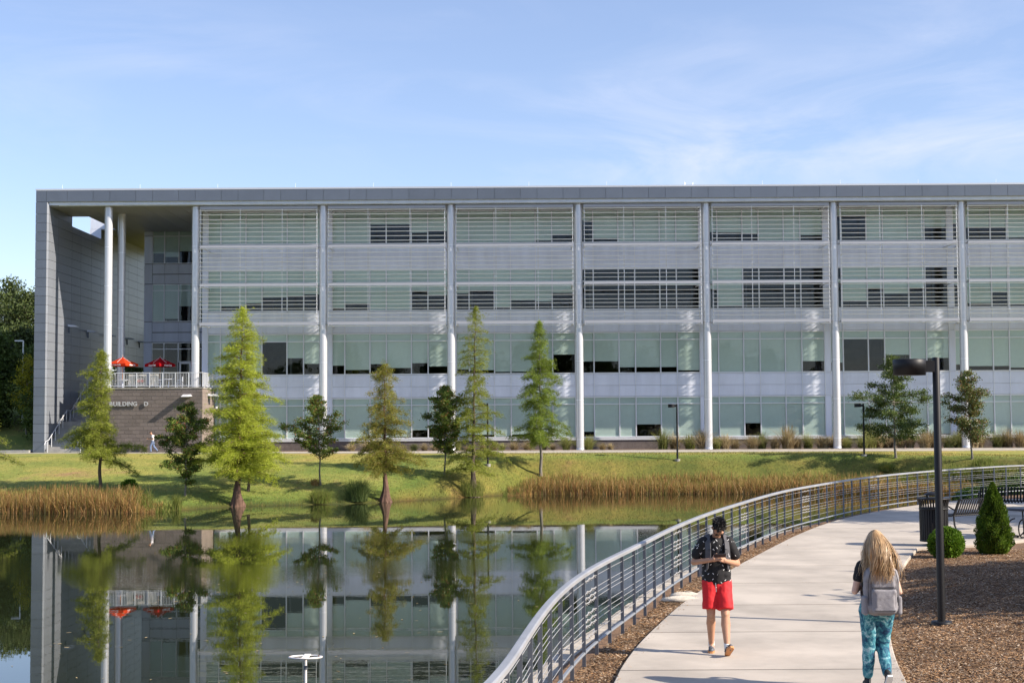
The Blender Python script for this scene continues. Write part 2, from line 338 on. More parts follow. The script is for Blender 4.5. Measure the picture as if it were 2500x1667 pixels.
b1 = N(t, 'ShaderNodeBump', i_Strength=.045, i_Distance=.010); ll(na.outputs[0], b1.inputs['Height'])
mm = N(t, 'ShaderNodeMath', operation='MULTIPLY'); ll(nb.outputs[0], mm.inputs[0]); ll(rm.outputs[0], mm.inputs[1])
b2 = N(t, 'ShaderNodeBump', i_Strength=.30, i_Distance=.006); ll(mm.outputs[0], b2.inputs['Height']); ll(b1.outputs[0], b2.inputs['Normal']); ll(b2.outputs[0], b.inputs['Normal'])
P = np.array([[(-600, -400, 0), (-600, 110, 0)], [(70, -400, 0), (70, 110, 0)]], float)
tag(put('pond_water', gridmesh('pond_water', P, mw, False), None, (0, 0, 0)), kind='structure')
# near bank
fy = FC[:, 1]; k_end = int(np.argmax(fy)); 
def fx(y): return np.interp(y, FC[:k_end, 1], FC[:k_end, 0])
kw = int(np.argmax(WLL[:, 1]))
def wx(y): return np.interp(y, WLL[:kw, 1], WLL[:kw, 0])
def rx(y): return np.interp(y, WRR[:, 1], WRR[:, 0])
def nz_(x, y):
    """height of the planted ground beside the walkway"""
    x = np.asarray(x, float); y = np.asarray(y, float)
    d = np.clip(x-rx(y)-.15, 0, 30); m_ = np.clip((31.5-y)/5, 0, 1)*np.clip((y-2)/6, 0, 1)
    return 2.335+m_*(.42*(1-np.exp(-d*.30))+.03*noise2(x, y, 2.2)*np.clip(d, 0, 1))
M_soil = mat('mulch_ground', (.12, .07, .04), .95, col2=(.22, .13, .07), vscale=7, bump=1, bscale=30, coords='World', detail=9)
edge = offset(FC, .28); n = len(edge); rows = []
for i in range(0, n, 1):
    p = edge[i]; s = i/(n-1); q = np.array([62., -34+88*s]); 
    tt = np.r_[0, np.linspace(.004, .45, 110)**1.0, .6, .8, 1.0]
    pts = p[None]+(q-p)[None]*tt[:, None]; rows.append(np.c_[pts, nz_(pts[:, 0], pts[:, 1])])
tag(put('planted_ground', gridmesh('planted_ground', np.array(rows), M_soil), None, (0, 0, 0)), kind='structure')
# retaining wall with capstones
rw = thing('retaining_wall', 'low curved pond wall of pale capstones outside the railing', 'wall', (0, 12, 0))
a = offset(FC, .30); b_ = offset(FC, .66); c = offset(FC, .60)
wm = MB()
for i in range(0, n-1, 2):
    j = min(i+2, n-1); vs = []
    for p in (a[i], a[j], c[j], c[i]): vs += [(p[0], p[1], -1.0)]
    for p in (a[i], a[j], c[j], c[i]): vs += [(p[0], p[1], 2.12)]
    wm.add(vs, [(0, 1, 5, 4), (1, 2, 6, 5), (2, 3, 7, 6), (3, 0, 4, 7), (4, 5, 6, 7)])
wm.build('wall_face', M_conc2, rw)
cs = resample(FC, .42); ca = offset(cs, .29); cb = offset(cs, .68); cnt = 0; rest = MB()
for i in range(len(cs)-1):
    if cs[i][1] < 8 or i > len(cs)-45: continue
    h = 2.24+RNG.uniform(-.012, .012); g = .010; p0, p1, q0, q1 = ca[i], ca[i+1], cb[i], cb[i+1]
    def lerp(a, b, t): return a+(b-a)*t
    P4 = [lerp(p0, p1, g), lerp(p1, p0, g), lerp(q1, q0, g), lerp(q0, q1, g)]; ins = [p+(sum(P4)/4-p)*.05 for p in P4]
    mb = MB() if cnt < 150 else rest
    mb.add([(p[0], p[1], 2.12) for p in P4]+[(p[0], p[1], h-.02) for p in P4]+[(p[0], p[1], h) for p in ins],
           [(0, 1, 5, 4)[::-1], (1, 2, 6, 5)[::-1], (2, 3, 7, 6)[::-1], (3, 0, 4, 7)[::-1]]+[(4, 5, 9, 8)[::-1], (5, 6, 10, 9)[::-1], (6, 7, 11, 10)[::-1], (7, 4, 8, 11)[::-1], (8, 9, 10, 11)[::-1]])
    if cnt < 150: mb.build('capstone', M_cap, rw)
    cnt += 1
if rest.v: tag(rest.build('capstone_row', M_cap, rw), kind='stuff')
# walkway and patio slabs
walk = bpy.data.objects.new('walkway', None); link(walk, None, (0, 0, 0)); tag(walk, kind='structure')
def slab(poly, z0=2.30, z1=2.40):
    k = len(poly); c = sum(np.array(p) for p in poly)/k
    ins = [np.array(p)+(c-np.array(p))/np.linalg.norm(c-np.array(p))*.012 for p in poly]
    mb = MB(); mb.add([(p[0], p[1], z0) for p in poly]+[(p[0], p[1], z1-.008) for p in poly]+[(p[0], p[1], z1) for p in ins], [])
    mb.f = [tuple(range(2*k, 3*k))]+[(i, (i+1) % k, k+(i+1) % k, k+i) for i in range(k)]+[(k+i, k+(i+1) % k, 2*k+(i+1) % k, 2*k+i) for i in range(k)]; mb.sm = [False]*len(mb.f)
    return mb.build('concrete_slab', M_conc, walk)
jy = [2.2, 5.2, 8.2, 11.2, 14.2, 17.2, 20.2, 23.1, 26.1, 29.1, 32.8, 35.8, 38.8, 41.8, 44.8, 47.6]
G = .027
for y0, y1 in zip(jy[:-1], jy[1:]):
    yy = np.linspace(y0+G, y1-G, 9); left = [(float(wx(y)), float(y)) for y in yy]
    if y1 <= 32.81: slab([(float(rx(y)), float(y)) for y in yy]+left[::-1])
    else:
        cuts = [12.6, 15.9, 19.2, 25]; x0 = None
        lx = float(wx(y0))
        cs_ = [c for c in cuts if c > float(wx(y1))+1]
        if y0 == 32.8: slab([(9.15, yy[0]), (float(patio_edge[1][0]), float(patio_edge[1][1])), (float(patio_edge[2][0]), float(patio_edge[2][1])), (cs_[0]-G, float(np.interp(cs_[0], [p[0] for p in patio_edge], [p[1] for p in patio_edge]))), (cs_[0]-G, yy[-1])]+left[::-1])
        else: slab([(cs_[0]-G, yy[0]), (cs_[0]-G, yy[-1])]+left[::-1] if (cs_[0] > lx) else left)
        for c0, c1 in zip(cs_[:-1], cs_[1:]): 
            lo = yy[0]
            if y0 == 32.8:
                pe = lambda x: float(np.interp(x, [p[0] for p in patio_edge], [p[1] for p in patio_edge]))
                slab([(c0+G, pe(c0)), (c1-G, pe(c1)), (c1-G, max(yy[-1], pe(c1)+.2)), (c0+G, yy[-1])])
            elif y0 == 35.8: slab([(c0+G, lo if c0 < 15 else lo+.3), (c1-G, lo if c1 < 15 else lo+.8), (c1-G, yy[-1]), (c0+G, yy[-1])])
            else: slab([(c0+G, lo), (c1-G, lo), (c1-G, yy[-1]), (c0+G, yy[-1])])
yy = np.linspace(47.6+G, WLL[kw, 1]-.02, 14)
top = [(float(p[0]), float(p[1])) for p in WLL[kw:] if p[0] < 30]
slab([(float(wx(47.6)), 47.6+G), (17.0-G, 47.6+G), (17.0-G, float(np.interp(17, WLL[:kw, 0], WLL[:kw, 1])))]+[(float(wx(y)), float(y)) for y in yy[::-1] if wx(y) < 17][0:])
slab([(17.0+G, 47.6+G), (30, 47.6+G)]+top[::-1]+[(17.2, float(np.interp(17.2, WLL[:kw, 0], WLL[:kw, 1])))])
M_joint = mat('joint_filler', (.10, .09, .08), .9)
for y in jy[1:]:
    x1 = float(rx(y)) if y < 32.9 else 29.5
    if y == 32.8: x1 = 9.1
    MB().box(float(wx(y))+.01, x1-.01, y-.026, y+.026, 2.33, 2.3965).build('joint_filler', M_joint, walk)
# ------------------------------------------------------------------ pond railing
fr = thing('railing', 'curving grey steel railing with thin rods between walkway and pond', 'railing', (float(FC[60][0]), float(FC[60][1]), 2.35))
k0 = int(np.argmin(np.abs(FC[:, 1]-7.6))); path = FC[k0:-40]
def ribbon(path, w, z0, z1, name, m):
    l = offset(path, w/2); r = offset(path, -w/2); k = len(path); vs = []
    for i in range(k):
        vs += [(l[i][0], l[i][1], z0), (r[i][0], r[i][1], z0), (r[i][0], r[i][1], z1-.012), (r[i][0]*.85+l[i][0]*.15, r[i][1]*.85+l[i][1]*.15, z1), (l[i][0]*.85+r[i][0]*.15, l[i][1]*.85+r[i][1]*.15, z1), (l[i][0], l[i][1], z1-.012)]
    fs = [(i*6+a, (i+1)*6+a, (i+1)*6+(a+1) % 6, i*6+(a+1) % 6) for i in range(k-1) for a in range(6)]
    mb = MB(); mb.add(vs, fs); return mb.build(name, m, fr)
pr = resample(path, .5)
ribbon(pr, .085, 3.455, 3.505, 'top_rail', M_railtop)
ribbon(pr, .042, 2.505, 2.53, 'bottom_rail', M_railbot)
posts = resample(path, .93); dirs = np.gradient(posts, axis=0); dirs /= np.linalg.norm(dirs, axis=1)[:, None]
RH = [2.66, 2.80, 2.87, 2.95, 3.09, 3.15, 3.22, 3.37]; nrod = 0; restr = MB()
for i, p in enumerate(posts):
    d = dirs[i]; nr = np.array([-d[1], d[0]])
    mb = MB(); mb.obox((p[0], p[1], 2.30), (p[0], p[1], 3.456), .018, .046, up=(nr[0], nr[1], 0)); mb.build('post', M_rail, fr)
    if i+1 < len(posts):
        q = posts[i+1]; deco = (i % 8 == 3)
        for h in RH:
            tgt = MB() if nrod < 290 else restr
            A = np.array([p[0], p[1], h]); B = np.array([q[0], q[1], h])
            if deco:
                pts = []
                for s in np.linspace(0, 1, 26):
                    am = .022*min(1, s*8, (1-s)*8); pts.append(A+(B-A)*s+np.array([nr[0]*am*math.cos(s*70+h*9), nr[1]*am*math.cos(s*70+h*9), am*math.sin(s*70+h*9)]))
                tgt.tube(pts, .0065, 4, True, False)
            else: tgt.tube([A, B], .0042, 5, True, False)
            if nrod < 290: tgt.build('rod', M_rod, fr)
            nrod += 1
if restr.v: tag(restr.build('far_rods', M_rod, fr), kind='stuff')
# ------------------------------------------------------------------ building
bld = thing('office_building', 'long grey four-storey glass building with round white columns and louvred sunscreens', 'building', (5.25, 116, 2.7))
YF, YC, YS, YR = 119.8, 116.56, 116.15, 115.7
XC = [5.25+10.5*i for i in range(-3, 6)]          # column grid
XL_OUT, XL_IN = -39.2, -38.15                      # left wing wall
XR = 59.0
def box(name, m, x0, x1, y0, y1, z0, z1, parent=bld): return MB().box(x0, x1, y0, y1, z0, z1).build(name, m, parent)
# floors, back of the rooms
core = MB()
for z0, z1 in ((2.75, 3.55), (7.35, 9.05), (12.78, 14.42), (18.18, 20.1)): core.box(-25.7, XR, YF+.16, 129, z0, z1)
core.box(-25.7, XR, 129, 129.3, 2.7, 23.03); core.box(-25.94, -25.72, YF+.16, 131.6, 2.7, 23.02)
for z0, z1 in ((7.35, 9.05), (12.78, 14.42), (18.18, 20.1)): pass
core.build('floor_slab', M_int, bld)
inn = MB()
for k, X0 in enumerate(XC):          # partitions and inner columns seen dimly through the glass
    inn.box(X0+1.2, X0+1.6, 123.2, 123.6, 3.5, 22.9); inn.box(X0+7.0, X0+7.12, 121.5, 129, 9.1, 12.7)
    inn.box(X0+4.2, X0+4.3, 122.5, 129, 14.5, 18.1)
inn.build('interior_partition', mat('interior_pale', (.13, .125, .12), .8), bld)
# roof with an opening over the left end
HX0, HX1, HY0, HY1 = XL_OUT, -36.75, 122.0, 130.5
rf = MB(); z0, z1 = 23.12, 24.30
rf.box(HX1, XR, YR+.16, 152, z0, z1); rf.box(XL_OUT+.06, HX1, YR+.16, HY0, z0, z1); rf.box(XL_OUT+.06, HX1, HY1, 152, z0, z1)
rf.build('roof', M_panel, bld)
sf = MB(); 
x = XL_IN
while x < XR:   # soffit boards
    for (a, b_) in ((116.02, 121.98), (122.02, 130.48), (130.52, 146)):
        x1 = min(x+1.48, XR)
        if (a, b_) == (122.02, 130.48) and x < HX1: 
            if x1 <= HX1: continue
            sf.box(HX1+.02, x1, a, b_, 23.04, 23.115); continue
        sf.box(x+.01, x1, a, b_, 23.04, 23.115)
    x += 1.5
sf.build('soffit', M_soff, bld)
# fascia panels: alternating wide and narrow
x = XL_OUT; w = [2.45, 4.16, 2.11*1.97]; k = 0; seq = []
box('fascia_backing', M_corej, XL_OUT+.03, XR, YR+.05, YR+.16, 23.37, 24.34)
ja = 5.25-.18+.30; js = []
for i in range(-5, 6):
    b0 = ja+10.5*i
    for d in (0, 3.2-1.08, 3.5, 3.2+3.5-1.08, 7.0, 9.12-0.0): js.append(b0+d)
js = [XL_OUT, XL_OUT+.86]+[j for j in sorted(js) if XL_OUT+1.6 < j < XR-.5]+[XR]
for a, b_ in zip(js[:-1], js[1:]): MB().box(a+.012, b_-.012, YR, YR+.06, 23.38, 24.26).build('fascia_panel', M_dark, bld)
cp = MB(); cp.box(XL_OUT-.04, XR, YR+.02, YR+.6, 24.31, 24.45); cp.box(XL_OUT-.02, XR, YR+.5, YR+1.2, 24.45, 24.50); cp.box(XL_OUT-.04, XL_OUT+.5, YR+.6, HY0, 24.31, 24.45); cp.build('roof_coping', mat('coping_metal', (.62, .64, .68), .35, .3), bld)
# pale strip under the fascia, in short pieces
x = XL_IN+.75
while x < XR: MB().box(x+.012, min(x+.70, XR), YR+.28, YR+.34, 23.06, 23.34).build('strip_panel', M_panel, bld) if x < 48 else None; x += .70
box('strip_backing', M_core, XL_IN+.7, XR, YR+.34, YR+.42, 23.05, 23.37)
# lightning rods and roof ladders
for i in range(13): MB().tube([(XL_OUT+2+i*6.4, YR+.5, 24.45), (XL_OUT+2+i*6.4, YR+.5, 24.85)], .014, 4).build('lightning_rod', M_alu, bld)
for u in (1672, 1691):
    X0 = gy(u, 430, 122)[0]; mb = MB()
    for dx in (-.04, .04): mb.tube([(X0+dx, 122, 24.3), (X0+dx, 122+dx*6, 25.65)], .018, 5)
    for z in (24.75, 25.6): mb.tube([(X0-.05, 122, z-.08), (X0+.05, 122.2, z+.08)], .03, 5)
    mb.build('roof_ladder', M_alu, bld)
# wing wall on the left: tall thin wall in grey panels
wb = MB(); wb.box(XL_OUT+.06, XL_IN-.06, YR+.06, 133.6, 2.75, 22.2); wb.box(XL_OUT+.06, XL_IN-.06, 133.6, 146.5, 10.9, 22.2)
wb.box(XL_OUT+.06, XL_IN-.06, YR+.18, HY0-.01, 22.2, 23.11); wb.box(XL_OUT+.06, XL_IN-.06, HY1+.06, 146.5, 22.2, 23.11)
wb.build('wing_wall', M_corej, bld)
zr_ = [3.0+i*.745 for i in range(28)]; zr_ = [2.88]+[z for z in zr_ if 3.4 < z < 23.0]+[23.36]
for a, b_ in zip(zr_[:-1], zr_[1:]):
    MB().box(XL_OUT, XL_IN-.14, YR, YR+.06, a+.012, b_-.012).build('edge_panel', M_dark, bld)
    MB().add([(XL_IN-.13, YR+.002, a+.012), (XL_IN, YR+.12, a+.012), (XL_IN-.06, YR+.16, a+.012), (XL_IN-.17, YR+.08, a+.012), (XL_IN-.13, YR+.002, b_-.012), (XL_IN, YR+.12, b_-.012), (XL_IN-.06, YR+.16, b_-.012), (XL_IN-.17, YR+.08, b_-.012)],
             [(0, 1, 5, 4), (1, 2, 6, 5), (2, 3, 7, 6), (3, 0, 4, 7), (4, 5, 6, 7)]).build('corner_trim', M_wing, bld)
    yc = [YR+.14, 118.3, 121.98, 124.5, 127.6, 130.5, 133.6, 136.8, 140, 143.2, 146.5]
    for y0, y1 in zip(yc[:-1], yc[1:]):
        zz0, zz1 = a, b_
        if y0 >= 133.5 and b_ < 10.95: continue
        if y0 >= 133.5: zz0 = max(zz0, 10.85)
        if 121.9 < y0 < 130.4:
            if zz0 >= 22.15: continue
            zz1 = min(zz1, 22.22)
        if zz1-zz0 < .1: continue
        MB().box(XL_IN-.06, XL_IN, y0+.012, y1-.012, zz0+.012, zz1-.012).build('wall_panel', M_wing, bld)
box('hole_jamb', M_panel, XL_OUT, XL_IN-.001, HY1, HY1+.055, 22.2, 23.11)
# round columns
jring = MB().lathe([(.3285, 0), (.3285, .022)], seg=36).mesh('column_joint', M_alu)
for X0 in XC+[-33.45]:
    zb = 8.03 if X0 < -26 else 2.70
    for yv, r in (((YC, .325),) if X0 != -33.45 else ((YC, .325), (120.5, .325))):
        mb = MB(); mb.lathe([(r, zb), (r, 23.05)], (X0, yv, 0), 36); c = mb.build('column', M_colm, bld)
        for z in np.arange(22.9, zb+.5, -3.2): put('column_joint', jring, c, (X0, yv, z))
        if zb < 3: MB().lathe([(r+.012, zb+.02), (r+.012, zb+.30), (r+.002, zb+.31)], (X0, yv, 0), 36).build('column_foot', M_colm, c)
for X0 in (-31.9, -30.4): MB().lathe([(.25, 8.03), (.25, 11.2)], (X0-.9, 139, 0), 20).build('column', M_panel, bld)
# sunscreens
LV = lambda v: FZ(v, YS)
BANDS = [(498.5, 505.4), (592.3, 599), (686.6, 693.3), (781.5, 788.4)]
SL = [508.8, 519.8, 531.1, 540.9, 551.6, 561.7, 573, 584, 602.4, 613, 625, 635, 646, 655, 667, 677, 697, 709, 719, 730, 739, 749, 761, 771, 792]
smesh = {}
for bi, X0 in enumerate(XC[:-1]):
    xa, xb = X0+.42, X0+10.5-.42
    fm = MB()
    for v0, v1 in BANDS: fm.box(xa, xb, YS-.035, YS+.13, LV(v1), LV(v0))
    scr = fm.build('sunscreen', mat('shaded_band_metal', (.36, .375, .41), .5, .1), bld)  # band grey darkened to hold the shade under the slats
    for px in (xa+.06, xa+3.3, xa+6.75, xb-.06):
        pm = MB(); pm.box(px-.028, px+.028, YS+.0, YS+.058, LV(794), LV(500))
        for z in SL: pm.box(px-.035, px+.035, YS-.03, YS, LV(z)-.04, LV(z)+.04)
        pm.build('screen_post', M_white, scr)
    for v in SL:
        key = 'slat'
        if key not in smesh:
            mb = MB(); w_ = (xb-xa)/2; mb.add([(-w_, -.15, -.008), (w_, -.15, -.008), (w_, .06, -.012), (-w_, .06, -.012), (-w_, -.16, .020), (w_, -.16, .020), (w_, .06, .018), (-w_, .06, .018)],
              [(0, 1, 2, 3)[::-1], (4, 5, 6, 7), (0, 1, 5, 4), (1, 2, 6, 5), (2, 3, 7, 6), (3, 0, 4, 7)]); smesh[key] = mb.mesh('slat', M_slat)
        put('slat', smesh[key], scr, ((xa+xb)/2, YS-.04, LV(v)))
    for px in (xa+.06, xb-.06):
        for v in (500, 595, 690, 785): MB().box(px-.04, px+.04, YS+.22, YF-.02, LV(v)-.13, LV(v)-.03).build('support_arm', M_white, scr)
# curtain wall
FB = [.30, 1.38, 3.50, 4.88, 7.00, 8.40, 10.32]
ROWS = [(3.83, 6.62, 7.21), (9.19, 12.02, 12.66), (14.57, 16.98, 18.04), (20.25, 22.38, 23.03)]
SPN = [(7.27, 8.17, 9.13), (12.72, 13.62, 14.51), (18.10, 19.12, 20.19)]
BL = [
 [[1, 1, 1, 1, 1, 1], [1, .9, .9, 0, .49, .66], [1, .8, .7, .5, .45, .4], [1, 1, 1, 1, 1, 1]],
 [[1, 1, 1, .95, .75, .7], [.72, .85, .68, .8, .66, .76], [.9, .72, 1, 1, .3, .45], [1, 1, .22, .22, .55, .5]],
 [[.95, .9, .95, .9, .95, 1], [.85, .88, .93, .93, .6, .43], [.4, .3, .9, .65, .7, .4], [1, 1, 1, .95, .9, .65]],
 [[.83, 1, 1, .62, 1, 1], [.64, .64, .82, .82, .82, .92], [0, 0, 0, .0, .15, .15], [.1, .82, 1, 1, 1, .95]],
 [[1, 1, .6, 1, 1, 1], [1, 1, 1, 1, 1, .67], [.3, .9, 0, 0, .15, 0], [.6, .62, .68, 1, 1, .75]],
 [[1, 1, 1, .98, .95, .95], [.72, .03, .03, .5, .62, .6], [.1, .74, .3, .5, .3, 0], [0, 0, 1, 1, .95, .45]],
 [[1, 1, 1, 1, 1, 1], [.8, .85, .85, .9, .9, 1], [.2, .85, .45, .9, .6, .3], [.3, .5, .5, .9, 1, .8]],
 [[1]*6, [.9]*6, [.6]*6, [.9]*6]]
pm = {}
def unitbox(key, name, w, h, d, m):
    k = (key, round(w, 3), round(h, 3))
    if k not in pm: pm[k] = MB().box(-w/2, w/2, 0, d, 0, h).mesh(name, m)
    return pm[k]
def frame_mesh(w, zb, zt, zh, m, fr_=.08, dep=.14):
    k = ('fr', round(w, 3), round(zh-zb, 3), round(zt-zb, 3))
    if k not in pm:
        mb = MB(); H = zh-zb; T = zt-zb; a = fr_/2
        mb.box(-w/2, -w/2+a, 0, dep, 0, H); mb.box(w/2-a, w/2, 0, dep, 0, H)
        for z in (0, T-a, H-fr_*.8): mb.box(-w/2+a, w/2-a, .01, dep-.01, z, z+fr_*.9)
        pm[k] = mb.mesh('window_frame', m)
    return pm[k]
def window(X, Yw, w, zb, zt, zh, fr_b, tb=1.0):
    wn = put('window', frame_mesh(w, zb, zt, zh, M_alu), bld, (X, Yw, zb)); i = .03
    put('pane', unitbox('p', 'pane', w-2*i, zt-zb-.05, .012, M_glass), wn, (X, Yw+.05, zb+.04))
    put('transom_pane', unitbox('p', 'pane', w-2*i, zh-zt-.05, .012, M_glass), wn, (X, Yw+.05, zt+.02))
    if tb: put('transom_blind', unitbox('b', 'blind', w-.10, zh-zt-.04, .01, M_blindt), wn, (X, Yw+.10, zt+.03))
    if fr_b > .02:
        h = (zt-zb)*fr_b; put('blind', unitbox('b', 'blind', w-.10, h, .01, M_blind), wn, (X, Yw+.10, zt-h))
for bi, X0 in enumerate(XC[:-1]):
    for i in range(6):
        a, b_ = X0+FB[i], X0+FB[i+1]
        if bi == 7 and i > 2: continue
        for fl, (zb, zt, zh) in enumerate(ROWS):
            window((a+b_)/2, YF, b_-a-.012, zb, zt, zh, BL[bi][fl][i] if bi < 7 else .9, (fl in (0, 1)) or (fl == 2 and BL[bi][fl][i] > .2) or fl == 3)
        for (s0, s1, s2) in SPN:
            for c0, c1 in ((s0, s1), (s1, s2)):
                put('spandrel_panel', unitbox('s', 'panel', b_-a-.03, c1-c0-.025, .06, M_panel), bld, ((a+b_)/2, YF+.03, c0+.012))
    # solid strip at each column line, in storeys
    for c0, c1 in ((3.64, 7.21), (7.24, 9.16), (9.19, 12.66), (12.7, 14.52), (14.56, 18.04), (18.08, 20.22), (20.25, 23.03)):
        MB().box(X0-.17, X0+.29, YF-.01, YF+.12, c0, c1).build('pier_panel', M_panel, bld)
mm_ = MB(); mm_.box(-26.0, XR, YF+.10, YF+.15, 3.6, 23.1)
bk = MB()
for z0, z1 in ((3.55, 3.83), (7.21, 9.19), (12.66, 14.57), (18.04, 20.25)): bk.box(-26.2, XR, YF+.112, YF+.155, z0, z1)
bk.build('wall_backing', M_alu, bld)
for bi, X0 in enumerate(XC[:-1]):
    for i in range(7):
        for z0, z1 in ((7.21, 9.19), (12.66, 14.57), (18.04, 20.25)): put('mullion', unitbox('m', 'mullion', .055, z1-z0, .125, M_alu), bld, (X0+FB[i], YF-.025, z0))
box('sill', M_white, -25.2, XR, YF-.10, YF+.14, 3.60, 3.80)
# block base course under the windows
bb = MB().box(-25.2, XR, YF+.0, YF+.3, 2.6, 3.60).build('base_wall', M_mort, bld); cb_ = MB()
for r in range(3):
    x = -25.2+(r % 2)*.305
    while x < 48: cb_.box(x+.008, x+.602, YF-.02, YF+.01, 2.70+r*.305, 2.70+r*.305+.293); x += .61
tag(cb_.build('base_blocks', M_block, bld), kind='stuff')
# recessed entrance facade behind the terrace
YW = 132.0; US = [352, 372, 401, 436, 470]
XW = [gy(u, 700, YW)[0] for u in US]+[-25.9]
Z = lambda v: gy(400, v, YW)[1]
box('entrance_wall', M_core, XW[0], XW[1], YW+.1, YW+6, 8.03, 23.03)
eb = MB()
for v0, v1 in ((644, 694), (786, 836)): eb.box(XW[0], XW[-1], YW+.1, YW+6, Z(v1), Z(v0))
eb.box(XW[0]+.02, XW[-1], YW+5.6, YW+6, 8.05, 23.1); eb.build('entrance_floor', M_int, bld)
for i in range(1, 5):
    a, b_ = XW[i], XW[i+1]
    for k, (vb, vt, vh, f) in enumerate(((644, 576.7, 561.5, [.62, .75, .55, .5][i-1]), (785.8, 709.3, 694, [.97, .9, .5, .5][i-1]))):
        window((a+b_)/2, YW, b_-a-.01, Z(vb), Z(vt), Z(vh), f, 1)
    window((a+b_)/2, YW, b_-a-.01, 8.06 if i != 3 else Z(884), Z(852), Z(836), 0, 0)
    for v0, v1 in ((669, 645), (693, 670), (811, 787), (835, 812)):
        put('entrance_panel', unitbox('e', 'panel', b_-a-.02, Z(v1)-Z(v0)-.03, .06, M_panel), bld, ((a+b_)/2, YW+.03, Z(v0)+.015))
for v0, v1 in ((576, 561.5), (644, 577), (693, 645), (785, 694), (835, 786), (940, 836)):
    MB().box(XW[0], XW[1]-.02, YW-.01, YW+.09, max(8.04, Z(v0)+.012), Z(v1)-.012).build('entrance_pier', M_panel, bld)
dr = MB(); xa, xb = XW[3]+.12, XW[4]-.1; zt = Z(884)
for (a, b_, c, d) in ((xa, xb, zt-.16, zt-.04), (xa, xa+.14, 8.05, zt-.16), (xb-.14, xb, 8.05, zt-.16), (xa+.14, xb-.14, 8.05, 8.3)): dr.box(a, b_, YW-.02, YW+.06, c, d)
door = dr.build('door', M_white, bld)
MB().box(xa+.14, xb-.14, YW, YW+.012, 8.3, zt-.16).build('pane', M_glass, door)
MB().tube([(xa+.2, YW-.08, 9.0), (xa+.2, YW-.08, 9.4)], .02, 6).build('handle', M_alu, door)
# side wall between the recess and the main front
box('return_wall', M_panel, -26.35, -25.95, YF-.0, YW+.1, 8.03, 23.03)
# wall lamps on the wing wall (blade shaped)
for u, v in ((157, 797), (204, 810), (252, 820), (300, 828), (330, 836)):
    yy = (XL_IN)*F/(u-1250); yy = abs(yy); zz = gy(u, v, yy)[1]
    l = thing('wall_lamp', {157: 'sunlit blade-shaped wall lamp nearest the front edge of the wing wall', 204: 'second blade-shaped lamp along the shaded wing wall, left of the tall columns', 252: 'blade-shaped lamp on the wing wall hidden partly by the front tall column',
        300: 'blade-shaped lamp on the wing wall just right of the two tall columns', 330: 'farthest blade-shaped lamp on the wing wall above the red umbrellas'}[u], 'wall lamp', (XL_IN, yy, zz), 'blade-shaped lamps on the wing wall')
    mb = MB(); mb.add([(XL_IN, yy-.28, zz-.02), (XL_IN, yy+.28, zz-.02), (XL_IN+.85, yy+.16, zz-.04), (XL_IN+.85, yy-.16, zz-.04), (XL_IN, yy-.22, zz+.14), (XL_IN, yy+.22, zz+.14), (XL_IN+.5, yy+.2, zz+.10), (XL_IN+.5, yy-.2, zz+.10)],
       [(0, 1, 2, 3)[::-1], (0, 3, 7, 4), (1, 5, 6, 2), (4, 7, 6, 5), (3, 2, 6, 7), (0, 4, 5, 1)]); mb.build('lamp_shade', M_panel, l)
    MB().box(XL_IN, XL_IN+.10, yy-.08, yy+.08, zz-.55, zz-.03).build('bracket', M_dark, l)
# ------------------------------------------------------------------ terrace
TX0, TX1, TY0, TZ = -34.0, -25.30, 115.0, 8.03
ter = thing('terrace', 'brown block terrace lettered BUILDING D at the left end of the building', 'terrace', (-29.6, 115, 2.8))
MB().box(TX0, TX1-.03, TY0+.03, 132, 2.7, TZ-.02).build('terrace_wall', M_mort, ter)
MB().box(TX0-.05, TX1+.05, TY0-.05, 133, TZ-.02, TZ+.10).build('terrace_edge', mat('weathered_concrete', (.34, .32, .29), .9, var=.35, vscale=1.6, bump=.3), ter)
BM = {}
def block(w): 
    w = round(w, 3)
    if w not in BM: 
        mb = MB(); h = .293; mb.add([(-w/2, .03, 0), (w/2, .03, 0), (w/2, .03, h), (-w/2, .03, h), (-w/2+.008, 0, .008), (w/2-.008, 0, .008), (w/2-.008, 0, h-.008), (-w/2+.008, 0, h-.008)],
            [(4, 5, 6, 7), (0, 1, 5, 4), (1, 2, 6, 5), (2, 3, 7, 6), (3, 0, 4, 7)]); BM[w] = mb.mesh('block', M_block)
    return BM[w]
r = 0; z = 2.86
while z < TZ-.2:
    x = TX0+(r % 2)*.305-.305
    while x < TX1-.02:
        a, b_ = max(x, TX0)+.006, min(x+.61, TX1)-.006
        if b_-a > .1: put('block', block(b_-a), ter, ((a+b_)/2, TY0+RNG.uniform(-.004, .004), z))
        x += .61
    z += .305; r += 1
sb = MB(); r = 0; z = 2.80
while z < TZ-.2:
    y = TY0+(r % 2)*.305-.305
    while y < YF:
        a, b_ = max(y, TY0+.02)+.006, min(y+.61, YF)-.006
        if b_-a > .05: sb.box(TX1-.03, TX1, a, b_, z, z+.293)
        y += .61
    z += .305; r += 1
tag(sb.build('side_blocks', mat('brown_block_sunlit', (.24, .195, .17), .88, var=.2, vscale=1.3, bump=.6, bscale=55), ter), kind='stuff')  # same blocks as the front, lightened for the sun on this side
